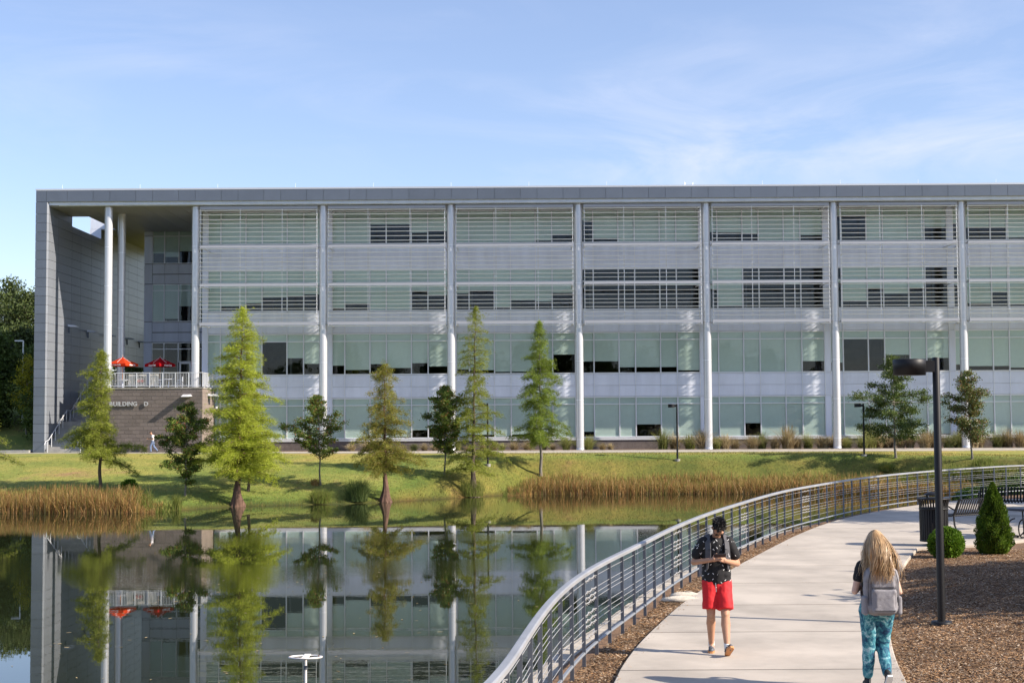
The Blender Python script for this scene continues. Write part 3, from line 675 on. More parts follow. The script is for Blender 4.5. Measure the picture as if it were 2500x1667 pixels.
# lettering
def letters(s, x, z, y, size, m, parent, depth=.05, rz=0, each=True):
    cx = x
    for ch in s:
        if ch == ' ': cx += size*.55; continue
        c = bpy.data.curves.new('letter', 'FONT'); c.body = ch; c.size = size; c.extrude = depth/2; c.offset = .012*size/.4
        o = bpy.data.objects.new('tmp', c); c.materials.append(m); SC.collection.objects.link(o); bpy.context.view_layer.update()
        me = bpy.data.meshes.new_from_object(o.evaluated_get(bpy.context.evaluated_depsgraph_get())); wdt = o.dimensions.x; bpy.data.objects.remove(o)
        me.transform(Matrix.Rotation(rz, 4, 'Z') @ Matrix.Rotation(math.pi/2, 4, 'X')); me.name = 'letter'; put('letter', me, parent, (cx, y-depth/2, z))
        cx += (wdt+size*.10)*math.cos(rz)
lx0, lz = gy(268, 991, TY0); lx1, _ = gy(343, 991, TY0)
letters('BUILDING  D', lx0, lz, TY0-.09, .47, mat('letter_metal', (.40, .41, .43), .5), ter, .06)
# terrace lamps
def shovel_lamp(X, Yw, Zw, label, side=0):
    l = thing('wall_lamp', label, 'wall lamp', (X, Yw, Zw)); mb = MB()
    if not side:
        pts = [(-.42, 0, .0), (.42, 0, .0), (.30, -.95, -.05), (-.30, -.95, -.05), (-.3, 0, .16), (.3, 0, .16), (.22, -.6, .12), (-.22, -.6, .12)]
    else:
        pts = [(0, -.42, .0), (0, .42, .0), (.95, .3, -.05), (.95, -.3, -.05), (0, -.3, .16), (0, .3, .16), (.6, .22, .12), (.6, -.22, .12)]
    mb.add([(X+a, Yw+b, Zw+c) for a, b, c in pts], [(0, 1, 2, 3)[::-1], (0, 3, 7, 4), (1, 5, 6, 2), (4, 7, 6, 5), (3, 2, 6, 7), (0, 4, 5, 1)] if side else [(0, 1, 2, 3), (0, 4, 7, 3), (1, 2, 6, 5), (4, 5, 6, 7), (3, 7, 6, 2), (0, 1, 5, 4)])
    mb.build('lamp_shade', M_white, l)
    if side: MB().box(X, X+.1, Yw-.08, Yw+.08, Zw-.6, Zw-.02).build('bracket', M_dark, l)
    else: MB().box(X-.1, X+.1, Yw-.1, Yw, Zw-.05, Zw+.02).build('bracket', M_white, l)
x_, z_ = gy(454, 967, 114.6); shovel_lamp(x_, TY0, z_, 'white flat lamp on the front of the brown block wall casting a long diagonal shadow')
x_, z_ = gy(503, 966, 117.3); shovel_lamp(TX1, 117.3, z_, 'white flat lamp on the side of the brown block wall', 1)
cmx = thing('security_camera', 'small white security camera on the side of the brown block wall', 'camera', (TX1, 118.6, 6.3))
mb = MB(); mb.tube([(TX1, 118.4, 6.25), (TX1+.35, 118.3, 6.45)], .03, 6); mb.build('bracket', M_white, cmx); MB().ball((TX1+.45, 118.3, 6.42), (.14, .14, .17)).build('camera_dome', M_white, cmx)
# terrace railing
tr = thing('terrace_railing', 'white baluster railing round the terrace above the BUILDING D lettering', 'railing', (-29.6, 115.1, TZ+.1))
pts = [(TX0+.2, TY0+.1), (TX1-.1, TY0+.1), (TX1-.1, YF-.1)]
for (a, b_) in zip(pts[:-1], pts[1:]):
    a = np.array(a); b_ = np.array(b_); Ls = np.linalg.norm(b_-a); d = (b_-a)/Ls
    mb = MB(); mb.obox((*a, TZ+1.28), (*b_, TZ+1.28), .07, .05); mb.build('top_rail', M_white, tr); mb = MB(); mb.obox((*a, TZ+.22), (*b_, TZ+.22), .05, .05); mb.build('bottom_rail', M_white, tr)
    n_ = max(2, int(round(Ls/1.08)))
    for i in range(n_+1):
        p = a+d*Ls*i/n_; mb = MB(); mb.obox((*p, TZ+.08), (*p, TZ+1.255), .065, .065, up=(0, 1, 0)); mb.build('post', M_white, tr)
    bl = MB()
    for i in range(int(Ls/.125)):
        p = a+d*(i+.5)*.125; bl.obox((*p, TZ+.24), (*p, TZ+1.26), .02, .02, up=(0, 1, 0))
    tag(bl.build('balusters', M_white, tr), kind='stuff')
# stairs
st = thing('staircase', 'grey concrete outdoor stairs climbing between the wing wall and the terrace', 'stairs', (-36.1, 115.6, 2.85))
SX0, SX1 = XL_IN+.02, TX0-.01; n1_ = 15; rs = (5.4-2.86)/n1_
for i in range(n1_):
    y0 = 115.4+i*.30; MB().box(SX0, SX1, y0, y0+.32 if i < n1_-1 else 121.3, 2.7 if i < 1 else 2.86+(i)*rs-.04, 2.86+(i+1)*rs).build('step', M_conc2, st)
for i in range(n1_): 
    y0 = 121.2+i*.30; MB().box(SX0, SX1, y0, y0+.32 if i < n1_-1 else 133, 5.4+i*.175-.1, 5.4+(i+1)*.175).build('step', M_conc2, st)
MB().add([(SX0, 115.45, 2.7), (SX0, 121, 2.7), (SX0, 121, 5.3), (SX1, 115.45, 2.7), (SX1, 121, 2.7), (SX1, 121, 5.3)], [(0, 1, 2), (3, 5, 4), (0, 2, 5, 3), (1, 4, 5, 2)]).build('stair_base', M_conc2, st)
def stz(y):
    if y < 119.8: return 2.86+(y-115.4)/.30*rs+rs
    if y < 121.2: return 5.4
    return min(8.03, 5.4+(y-121.2)/.30*.175+.17)
for X0, lab, gap in ((XL_IN+.35, 'steel stair handrail beside the tall wing wall', 0), (-35.15, 'steel handrail down the middle of the concrete stairs', 0)):
    h = thing('handrail', lab, 'handrail', (X0, 115, 2.86)); ys_ = [114.6, 115.3, 119.9, 121.1, 126.0]
    mb = MB(); mb.tube([(X0, 114.3, 3.55), (X0, 114.6, 3.85)]+[(X0, y, stz(y)+.95) for y in ys_[1:]], .03, 8); mb.build('rail', M_alu, h)
    for y in list(np.arange(115.1, 126, .95)): MB().tube([(X0, y, stz(y)-.3), (X0, y, stz(y)+.95)], .026, 8).build('post', M_alu, h)
# pavement in front of the building
pv = bpy.data.objects.new('pavement', None); link(pv, None, (0, 0, 0)); tag(pv, kind='structure')
mp_ = mat('pavement_concrete', (.46, .42, .36), .9, var=.12, vscale=1.5)
xx = np.arange(-60, 61, 3.0)
for a, b_ in zip(xx[:-1], xx[1:]):
    mb = MB(); fa, fb = np.interp(a, [-40, -5, 60], [113.7, 111.5, 111.0]), np.interp(b_, [-40, -5, 60], [113.7, 111.5, 111.0])
    ya, yb = (114.9, 114.9) if b_ <= -24 else (115.6, 115.6); za, zb = groundz(a), groundz(b_)
    mb.add([(a+.01, fa, za+.05), (b_-.01, fb, zb+.05), (b_-.01, yb, zb+.05), (a+.01, ya, za+.05), (a+.01, fa, za-.2), (b_-.01, fb, zb-.2), (b_-.01, yb, zb-.2), (a+.01, ya, za-.2)], [(0, 1, 2, 3), (4, 5, 1, 0), (5, 6, 2, 1), (6, 7, 3, 2), (7, 4, 0, 3)]); mb.build('pavement_slab', mp_, pv)
kb = MB(); kb.add([(-24, 115.62, 2.6), (60, 115.62, 2.6), (60, 115.8, 2.6), (-24, 115.8, 2.6), (-24, 115.62, 2.88), (60, 115.62, 2.84), (60, 115.8, 2.84), (-24, 115.8, 2.88)], [(4, 5, 6, 7), (0, 1, 5, 4), (2, 3, 7, 6), (3, 0, 4, 7), (1, 2, 6, 5)]); kb.build('kerb', M_conc, pv)
bed = MB(); bed.add([(-24, 115.8, 2.80), (60, 115.8, 2.77), (60, 119.9, 2.80), (-24, 119.9, 2.84)], [(0, 1, 2, 3)]); tag(bed.build('planting_bed', M_soil), kind='structure')
# ------------------------------------------------------------------ vegetation
def unit(v): return v/(np.linalg.norm(v, axis=-1, keepdims=True)+1e-9)
def leaves(C, D, Ln, Wd, rng, up=.5):
    """triangular-ish leaf faces (quads folded from base to tip): C centres, D directions"""
    n = len(C); D = unit(D); R_ = rng.normal(size=(n, 3)); R_[:, 2] *= up; S = unit(np.cross(D, R_)); Ln = np.broadcast_to(Ln, (n,))[:, None]; Wd = np.broadcast_to(Wd, (n,))[:, None]
    a = C-D*Ln*.5; b_ = C+S*Wd*.5; c = C+D*Ln*.5; d = C-S*Wd*.5
    return np.stack([a, b_, c, d], 1).reshape(-1, 3)
def leafmat(name, cols, trans=.3, rough=.6): return mat(name, cols[0], rough, island=cols, trans=trans, spec=.25, var=.28, vscale=1.3)
L_cyp = leafmat('cypress_green', [(.20, .25, .03), (.30, .34, .045), (.23, .28, .04), (.38, .39, .08), (.15, .19, .03)], .5)
L_cyy = leafmat('cypress_yellow_green', [(.31, .38, .03), (.43, .49, .05), (.36, .42, .04), (.54, .57, .10), (.20, .26, .03)], .5)
L_cyg = leafmat('cypress_fresh_green', [(.16, .25, .03), (.25, .34, .05), (.19, .27, .04), (.33, .38, .07), (.12, .17, .03)], .5)
L_cyb = leafmat('cypress_turning', [(.20, .24, .03), (.29, .31, .045), (.42, .30, .09), (.16, .19, .03), (.33, .32, .08)], .5)
L_map = leafmat('maple_leaf', [(.10, .155, .03), (.15, .22, .04), (.11, .17, .03), (.22, .28, .07), (.12, .18, .035), (.085, .13, .025), (.17, .24, .05), (.12, .18, .035), (.10, .15, .025), (.20, .27, .06), (.38, .12, .06), (.11, .16, .035)], .42, .4)
L_mapl = leafmat('maple_leaf_light', [(.09, .13, .03), (.14, .18, .045), (.10, .14, .03), (.18, .20, .07), (.30, .13, .06), (.08, .12, .025), (.12, .16, .04)], .2, .4)
L_oak = leafmat('oak_leaf', [(.075, .115, .03), (.11, .16, .035), (.085, .135, .03), (.17, .21, .06), (.06, .09, .02)], .25, .4)
L_pine = leafmat('pine_needle', [(.05, .075, .02), (.08, .11, .03), (.045, .065, .02), (.11, .14, .04)], .15)
L_wood = leafmat('broadleaf', [(.06, .10, .02), (.11, .16, .03), (.05, .08, .02), (.16, .21, .05)], .25)
L_gold = leafmat('yellow_leaf', [(.30, .28, .02), (.38, .35, .03), (.22, .24, .02)], .3)
def trunk(mb, base, H, r0_, r1_, flare=0, flutes=0, rng=None, bend=.0):
    pts = []; n = 26; vs = []; seg = 24 if flare else 10
    ph = rng.uniform(0, 6); ax = rng.uniform(-1, 1, 2)
    for i in range(n+1):
        t = (i/n)**1.6; z = H*t; r = r0_+(r1_-r0_)*t**.8; c = base+np.array([bend*ax[0]*t*(H*.05)+.03*math.sin(3*t*H+ph)*(t > 0), bend*ax[1]*t*(H*.05)+.03*math.sin(2.2*t*H+ph*2)*(t > 0), z])
        f = flare*math.exp(-z/ .62) if flare else .35*r0_*math.exp(-z/.12)
        for k in range(seg):
            a = 2*math.pi*k/seg; rr = r+f*(1+.28*math.cos(flutes*a+ph)) if flare else r+f
            vs.append(c+np.array([math.cos(a)*rr, math.sin(a)*rr, 0]))
    fs = [(i*seg+k, i*seg+(k+1) % seg, (i+1)*seg+(k+1) % seg, (i+1)*seg+k) for i in range(n) for k in range(seg)]
    mb.add(vs, fs, True)
    def cen(z):
        t = min(1, z/H); return base+np.array([bend*ax[0]*t*(H*.05)+.03*math.sin(3*t*H+ph), bend*ax[1]*t*(H*.05)+.03*math.sin(2.2*t*H+ph*2), z])
    return cen
def cypress(name_label, base, H, prof, n, lm, seed, flare=.0, r0_=.16, bark=None, loose=1.0, dens=7.0, group='bald cypresses on the pond bank', droop=1.0):
    """prof: list of (z fraction, left half width, right half width)"""
    rng = np.random.default_rng(seed); base = np.array(base, float)
    base[2] -= .08
    t = thing('cypress_tree', name_label, 'tree', base, group); mb = MB()
    cen = trunk(mb, base, H*.985, r0_, .02, flare, 9, rng, .6)
    pf = np.array(prof); z0 = pf[0, 0]*H; nl = int((H-z0)*dens*1.9); Cs = []; Ds = []; wts = []
    for i in range(nl):
        f = pf[0, 0]+(1-pf[0, 0])*((i+rng.uniform(0, 1))/nl)**1.0; az = i*2.399+rng.uniform(-.5, .5); z = f*H
        wl_, wr_ = np.interp(f, pf[:, 0], pf[:, 1]), np.interp(f, pf[:, 0], pf[:, 2]); k = .5+.5*math.cos(az); w_ = wl_*(1-k)+wr_*k
        L_ = w_*1.16*rng.uniform(.42, 1.12)*(1 if rng.random() > .12 else 1.22)
        if L_ < .08: L_ = .08
        c0 = cen(z); dirh = np.array([math.cos(az), math.sin(az), 0]); rise = rng.uniform(.0, .55); pts = []
        for s in np.linspace(0, 1, 6): pts.append(c0+dirh*L_*s+np.array([0, 0, L_*(rise*s-.42*droop*s*s)])+np.array([0, 0, 0]))
        mb.tube(pts, [max(.005, .018*L_*(1-s)+.004) for s in np.linspace(0, 1, 6)], 4, True, False)
        pts = np.array(pts); m_ = int(max(3, L_*5.5)); side = np.array([-dirh[1], dirh[0], 0])
        for q in range(m_):
            s = .12+.88*(q+rng.uniform(0, 1))/m_; p = c0+dirh*L_*s+np.array([0, 0, L_*(rise*s-.42*droop*s*s)]); 
            for sg in (-1, 1):
                sl = (.16+.30*L_*(1-s*.75))*rng.uniform(.5, 1.15)*.8; sd = unit(dirh*rng.uniform(.3, 1.0)+side*sg*rng.uniform(.5, 1.1)+np.array([0, 0, rng.uniform(-.45, .12)*droop]))
                k2 = int(max(5, sl*34)); u_ = rng.uniform(.1, 1, k2)[:, None]
                Cs.append(p+sd*sl*u_+rng.normal(size=(k2, 3))*.085*loose+np.array([0, 0, -1])*u_**2*.10*droop); Ds.append(np.repeat((sd+np.array([0, 0, -.25*droop]))[None], k2, 0)+rng.normal(size=(k2, 3))*.55)
    C = np.concatenate(Cs); D = np.concatenate(Ds)
    fz = rng.random(len(C)) < .22; C[fz] += rng.normal(size=(fz.sum(), 3))*.14
    # dense tip
    k3 = 160; zt = rng.uniform(.93, 1.0, k3)*H; C = np.r_[C, np.array([cen(z) for z in zt])+rng.normal(size=(k3, 3))*np.c_[(1.02-zt/H)*1.6, (1.02-zt/H)*1.6, zt*0]*.9]; D = np.r_[D, rng.normal(size=(k3, 3))*.6+np.array([0, 0, .7])]
    if len(C) < n:
        rep = int(math.ceil(n/len(C))); C = np.concatenate([C]+[C+rng.normal(size=C.shape)*.06*loose for _ in range(rep-1)]); D = np.concatenate([D]+[D+rng.normal(size=D.shape)*.5 for _ in range(rep-1)])
    sel = rng.permutation(len(C))[:n]; C = C[sel]; D = D[sel]
    V = leaves(C-base, D, rng.uniform(.10, .25, len(C)), rng.uniform(.014, .030, len(C)), rng)
    mb.build('trunk', bark or M_bark, t); lobj('crown', npmesh('crown', V, 4, lm), t); return t
def broadleaf(name, name_label, base, H, prof, n, lm, seed, r0_=.09, bark=None, leaf=(.09, .15), group=None, nb=46, clump=.22, rise=(.2, .8), loc2=None):
    rng = np.random.default_rng(seed); base = np.array(base, float); base[2] -= .05
    t = thing(name, name_label, 'tree', base, group); mb = MB(); cen = trunk(mb, base, H*.93, r0_, .015, 0, 0, rng, .8)
    pf = np.array(prof); Cs = []; 
    for i in range(nb):
        f = pf[0, 0]+(1-pf[0, 0])*((i+rng.uniform(0, 1))/nb)**.9; az = i*2.399+rng.uniform(-.6, .6); z = f*H
        wl_, wr_ = np.interp(f, pf[:, 0], pf[:, 1]), np.interp(f, pf[:, 0], pf[:, 2]); k = .5+.5*math.cos(az); L_ = (wl_*(1-k)+wr_*k)*rng.uniform(.55, 1.18)
        c0 = cen(z-min(L_*.3, z*.25)); ri = rng.uniform(*rise); end = c0+np.array([math.cos(az)*L_, math.sin(az)*L_, L_*ri]); mid = (c0+end)/2+np.array([0, 0, -.05*L_])
        mb.tube([c0, mid, end], [.012+.012*L_, .010+.006*L_, .005], 5, True, False); m_ = int(3+L_*5)
        for q in range(m_):
            s = rng.uniform(.25, 1.05); p = c0+(end-c0)*s+rng.normal(size=3)*clump*(.6+.3*L_)*.6
            mb.tube([c0+(end-c0)*min(s, 1)*.9, p], [.006, .003], 3, False, False)
            kk = int(rng.uniform(.5, 1.5)*n/(nb*6)); Cs.append(p+rng.normal(size=(kk, 3))*clump*np.array([1, 1, .55]))
    C = np.concatenate(Cs); C = C[rng.permutation(len(C))[:n]]
    D = unit(C-(base+np.array([0, 0, H*.5])))+rng.normal(size=C.shape)*.9
    V = leaves(C-base, D, rng.uniform(leaf[0], leaf[1], len(C)), rng.uniform(leaf[0]*.55, leaf[1]*.6, len(C)), rng, 1.0)
    mb.build('trunk', bark or M_barkg, t); lobj('crown', npmesh('crown', V, 4, lm), t); return t
def ppm(p): return F/p[1]
def tree_at(u, v): return hit(u, v)
# bald cypresses: (u, v base, v top, profile in photo pixels left / right)
def mk(u, v, vtop, rows, **kw):
    b_ = tree_at(u, v); s = ppm(b_); H = (v-vtop)/s; prof = [((v-vv)/(v-vtop), l/s, r/s) for vv, l, r in rows]; return b_, H, prof
b_, H, pr_ = mk(244, 1195, 856, [(1120, 60, 72), (1100, 96, 88), (1060, 88, 38), (1000, 64, 20), (960, 50, 24), (920, 42, 28), (880, 20, 16), (856, 3, 3)])
cypress('green feathery cypress on the bank in front of the stairs and terrace wall', b_, H, pr_, 46000, L_cyp, 11, r0_=.13)
b_, H, pr_ = mk(579, 1236, 752, [(1165, 80, 90), (1120, 96, 102), (1060, 86, 86), (1000, 76, 74), (940, 66, 66), (880, 56, 56), (830, 46, 46), (790, 30, 30), (765, 14, 14), (752, 3, 3)])
cypress('tall bright yellow-green cypress with a flared red-brown base at the water edge', b_, H, pr_, 92000, L_cyy, 12, flare=.38, r0_=.17, bark=M_barkr, dens=8.5, droop=.8)
b_, H, pr_ = mk(607, 1198, 935, [(1150, 40, 62), (1100, 62, 74), (1040, 50, 60), (980, 40, 46), (950, 20, 22), (935, 3, 3)])
cypress('smaller cypress half hidden just behind the tall yellow-green cypress', b_, H, pr_, 30000, L_cyy, 13, r0_=.11)
b_, H, pr_ = mk(941, 1224, 890, [(1150, 62, 70), (1110, 74, 84), (1060, 58, 72), (1010, 44, 50), (960, 34, 36), (925, 24, 26), (905, 36, 34), (892, 8, 8)])
cypress('shorter cypress with rusty top and swollen base at the water edge', b_, H, pr_, 40000, L_cyb, 14, flare=.34, r0_=.15, bark=M_barkr, dens=6.0)
b_, H, pr_ = mk(1154, 1211, 748, [(1150, 70, 86), (1100, 60, 74), (1040, 50, 62), (980, 44, 52), (920, 34, 46), (860, 40, 40), (820, 28, 30), (790, 24, 34), (765, 12, 14), (750, 3, 3)])
cypress('tall sparse see-through cypress standing behind the flared trunk in the pond', b_, H, pr_, 32000, L_cyp, 15, flare=.34, r0_=.16, bark=M_bark, dens=4.6, loose=.8)
b_, H, pr_ = mk(1321, 1160, 785, [(1085, 40, 44), (1060, 62, 74), (1030, 54, 60), (1000, 40, 42), (950, 46, 48), (900, 38, 44), (860, 28, 30), (820, 18, 20), (800, 10, 11), (786, 3, 3)])
cypress('slender fresh green cypress with a pale straight trunk beside the long reed bed', b_, H, pr_, 46000, L_cyg, 16, r0_=.13, bark=M_barkg, dens=6.0)
b_, H, pr_ = mk(-95, 1200, 800, [(1140, 100, 118), (1110, 110, 128), (1050, 90, 90), (980, 70, 70), (900, 50, 50), (800, 3, 3)])
cypress('green cypress beyond the left edge with one low branch showing over the lawn', b_, H, pr_, 24000, L_cyp, 17, r0_=.14)
# maples
G_ = 'young broad-leaved trees on the lawn'
b_, H, pr_ = mk(453, 1210, 985, [(1175, 14, 14), (1150, 40, 30), (1130, 80, 42), (1100, 60, 50), (1060, 62, 62), (1020, 40, 46), (995, 22, 22), (985, 6, 6)])
broadleaf('maple_tree', 'dark green maple with red fruits beside the walking man in white', b_, H, pr_, 19000, L_map, 21, r0_=.07, group=G_, clump=.14, nb=34, bark=M_barkg)
b_, H, pr_ = mk(782, 1184, 967, [(1115, 30, 24), (1090, 78, 66), (1065, 60, 60), (1035, 84, 64), (1010, 34, 32), (985, 22, 20), (967, 5, 5)])
broadleaf('maple_tree', 'small maple with reddish lower leaves in front of a white column above a bare trunk', b_, H, pr_, 13000, L_map, 22, r0_=.065, group=G_, clump=.14, nb=34)
b_, H, pr_ = mk(1086, 1160, 945, [(1105, 18, 18), (1085, 46, 42), (1050, 58, 52), (1010, 56, 50), (980, 38, 34), (955, 18, 16), (945, 5, 5)])
broadleaf('maple_tree', 'dense egg-shaped maple just left of the tall sparse cypress', b_, H, pr_, 20000, L_map, 23, r0_=.07, group=G_, clump=.14, nb=50, rise=(.4, 1.0))
b_, H, pr_ = mk(2186, 1117, 868, [(1060, 50, 50), (1050, 112, 60), (1020, 96, 96), (1000, 76, 106), (970, 100, 84), (940, 106, 84), (915, 52, 52), (890, 34, 34), (868, 5, 5)])
broadleaf('oak_tree', 'wide dark oak with layered branches behind the near lamp head', b_, H, pr_, 24000, L_oak, 24, r0_=.10, group=G_, nb=44, clump=.19, rise=(-.02, .18))
b_, H, pr_ = mk(2373, 1120, 910, [(1070, 30, 52), (1040, 46, 62), (1000, 54, 30), (960, 48, 46), (935, 40, 44), (915, 12, 12), (910, 5, 5)])
broadleaf('oak_tree', 'narrow thinner oak in front of the column right of the near lamp post', b_, H, pr_, 14000, L_mapl, 25, r0_=.085, group=G_, nb=30, clump=.2, rise=(.1, .6))
# trees behind and left of the building
for i, (u, Yt, vtop, w_, lm, lab) in enumerate([(18, 175, 683, 4.4, L_pine, 'tallest dark pine at the left edge behind the building'), (68, 160, 712, 3.8, L_pine, 'dark pine standing close beside the tall wing wall'), (-14, 138, 812, 3.6, L_wood, 'lighter green broad tree lowest at the left edge'),
      (48, 150, 800, 3.4, L_pine, 'dark tree between the pines and the grey light pole')]):
    x_, zt = gy(u, vtop, Yt); gb = float(tz(x_, Yt)); H = zt-gb
    broadleaf('background_tree', lab, (x_, Yt, gb), H, [(.18, w_*.8, w_*.8), (.45, w_, w_), (.75, w_*.8, w_*.8), (1, .5, .5)], 15000, lm, 40+i, r0_=.28, leaf=(.22, .42), group='trees behind the left end of the building', nb=60, clump=.5, rise=(.1, .5), bark=M_bark)
x_, zt = gy(66, 878, 131); broadleaf('background_tree', 'small yellow tree beside the wing wall under the dark pines', (x_, 131, float(tz(x_, 131))), zt-float(tz(x_, 131)), [(.3, 1.1, 1.1), (.6, 1.5, 1.5), (1, .3, .3)], 3500, L_gold, 48, r0_=.08, leaf=(.14, .24), nb=24, clump=.28)
for i, (x_, Yt) in enumerate([(-39.6, 151), (-42.6, 152.5), (-36.4, 153), (-42.5, 134), (-46, 137), (-50, 133), (-41.6, 128.5)]):
    gb = float(tz(x_, Yt)); broadleaf('background_tree', ['dark leafy tree in the gap behind the orange-red umbrella', 'dark leafy tree in the gap nearest the tall front column', 'dark leafy tree in the gap next to the entrance windows'][i%3] if Yt > 150 else ['dark leafy tree low beside the wing wall behind the left lawn', 'dark leafy tree low behind the grey light pole', 'dark leafy tree low at the left edge behind the lawn', 'dark leafy tree low right behind the boulder pile'][i-3], (x_, Yt, gb), (12 if Yt > 150 else 7), [(.03, 2.8, 2.8), (.5, 2.6, 2.6), (1, .6, .6)], 9000, L_wood, 60+i, r0_=.15, leaf=(.2, .36), group='leafy trees behind the terrace' if Yt > 150 else 'low trees behind the left lawn', nb=30, clump=.5)
# trees out of the frame that shade the patio and show in the window glass
for i, (x_, y_, H) in enumerate([(15.6, 25.4, 5.0), (25.5, 39.0, 12.0), (31, 46.5, 11.0), (14.0, 21.2, 5.0)]):
    broadleaf('shade_tree', ['low leafy tree casting the main shade on the mulch behind the lamp post', 'tall leafy tree casting soft shade across the far path', 'tall leafy tree beyond the far end of the patio', 'low leafy tree beside the mulch nearest the viewer'][i], (x_, y_, 2.4), H, [(.10 if H < 8 else .28, 2.8, 2.8), (.55, 3.2, 3.2), (.8, 2.6, 2.6), (1, .6, .6)], 34000, L_oak, 80+i, r0_=.14, leaf=(.18, .32), group='shade trees beside the patio', nb=80, clump=.36, rise=((-.05, .2) if H < 8 else (.2, .8)), loc2=1)
for i, (x_, y_, H) in enumerate([(-44, -40, 16), (-34, -38, 20), (-25, -42, 17), (-15, -40, 19), (-6, -36, 18), (2, -42, 21), (9, -42, 27), (16, -36, 21), (24, -42, 18), (31, -44, 24), (40, -38, 20), (49, -40, 18)]):
    broadleaf('tall_tree', '%s dark tree behind the viewer, %s in the row mirrored in the glass' % ('tallest' if H > 26 else 'tall' if H > 19 else 'lower', ['first', 'second', 'third', 'fourth', 'fifth', 'sixth', 'seventh', 'eighth', 'ninth', 'tenth', 'eleventh', 'last'][i]), (x_, y_, 0), H, [(.2, 4, 4), (.5, 5.5, 5.5), (.8, 3.5, 3.5), (1, .6, .6)], 6000, L_wood, 90+i, r0_=.35, leaf=(.5, .9), group='tall trees mirrored in the glass', nb=46, clump=.8)
# ---- reeds
def blades(P, Hh, rng, w0=.026, lean=.22, seg=3):
    """P (n,3) bases -> ribbon quads"""
    n = len(P); az = rng.uniform(0, 2*math.pi, n); ln = np.abs(rng.normal(0, lean, n)); dirn = np.c_[np.cos(az), np.sin(az), np.zeros(n)]; wa = rng.uniform(0, math.pi, n); wv = np.c_[np.cos(wa), np.sin(wa)*.4, np.zeros(n)]
    Q = []; prev = None
    for i in range(seg+1):
        t = i/seg; c = P+dirn*(ln*Hh*t**2)[:, None]+np.c_[np.zeros((n, 2)), Hh*t*(1-.25*ln*t)]; w_ = w0*(1-t*.85)+.002
        a = c-wv*w_/2; b_ = c+wv*w_/2
        if prev is not None: Q.append(np.stack([prev[0], prev[1], b_, a], 1))
        prev = (a, b_)
    return np.stack(Q, 1).reshape(-1, 3)
def weldless(name, V, m, parent=None, kind=None, loc=(0, 0, 0)):
    o = put(name, npmesh(name, V, 4, m), parent, loc); return tag(o, kind=kind)
def ribmesh(name, V, seg, m):
    """V from blades: quads of one blade share vertices so the island is the blade"""
    Q = V.reshape(-1, seg, 4, 3); n = len(Q); vs = np.concatenate([Q[:, 0, 0:2]]+[Q[:, i, [3, 2]] for i in range(seg)], 1).reshape(-1, 3)
    base = (np.arange(n)*(2*(seg+1)))[:, None, None]; q = []
    for i in range(seg): q.append([2*i, 2*i+1, 2*i+3, 2*i+2])
    F_ = (base+np.array(q)[None]).reshape(-1, 4); me = bpy.data.meshes.new(name); me.vertices.add(len(vs)); me.vertices.foreach_set('co', vs.astype(np.float32).ravel())
    me.loops.add(F_.size); me.loops.foreach_set('vertex_index', F_.ravel().astype(np.int32)); me.polygons.add(len(F_)); me.polygons.foreach_set('loop_start', np.arange(0, F_.size, 4, dtype=np.int32)); me.polygons.foreach_set('loop_total', np.full(len(F_), 4, dtype=np.int32))
    me.materials.append(m); me.update(calc_edges=True); return me
R_tan = mat('reed_tan', (.3, .2, .1), .7, island=[(.46, .23, .085), (.60, .36, .14), (.16, .08, .03), (.72, .49, .23), (.24, .24, .05), (.50, .25, .09), (.06, .06, .02), (.42, .32, .09), (.24, .12, .05), (.34, .17, .07)], trans=.25, spec=.2)
R_grn = mat('reed_green', (.2, .25, .05), .7, island=[(.12, .17, .03), (.22, .26, .05), (.16, .21, .04), (.32, .30, .09), (.10, .13, .03)], trans=.3, spec=.2)
G_blade = mat('grass_blade', (.2, .25, .05), .8, island=[(.15, .18, .035), (.26, .25, .06), (.20, .20, .045), (.36, .27, .12), (.11, .14, .03), (.30, .20, .10)], trans=.3, spec=.15)
def bed(xa, xb, n, depth, hh, m, name, label, seed, back=0, w0=.050, lean=.34):
    rng = np.random.default_rng(seed); x = rng.uniform(xa, xb, n); tt = rng.uniform(0, 1, n); y = shore(x)-.80*depth+tt*depth+back; 
    den = .5+.5*noise2(x, y, .9, 3); keep = rng.random(n) < .55+.5*den; x, y = x[keep], y[keep]
    z = np.maximum(tz(x, y), -.25); endf = np.clip(np.minimum(x-xa, xb-x)/1.6, .35, 1)
    H_ = hh*(1+.18*noise2(x, y*2, .5, 1))*rng.uniform(.62, 1.12, len(x))*endf; P = np.c_[x, y, z]
    o = put(name, ribmesh(name, blades(P, H_, rng, w0, lean), 3, m), None, (0, 0, 0)); return tag(o, label, 'reeds', kind='stuff')
bed(-44, -21.4, 26000, 2.5, 1.38, R_tan, 'reed_bed', 'tan and rust reeds along the left shore', 101)
bed(-44, -20.6, 4000, 2.2, 1.45, R_grn, 'green_reeds', 'green blades mixed in the left reeds', 102)
bed(-.6, 33, 34000, 2.8, 1.18, R_tan, 'reed_bed', 'long tan and rust reed bed below the bank behind the railing', 103, 0)
bed(-.9, 33, 6500, 2.6, 1.3, R_grn, 'green_reeds', 'green blades mixed in the long reed bed', 104, 0)
bed(28, 46, 5000, 4, 1.2, R_grn, 'green_reeds', 'green waterside growth at the far end of the pond', 105, 1.0, lean=.35)
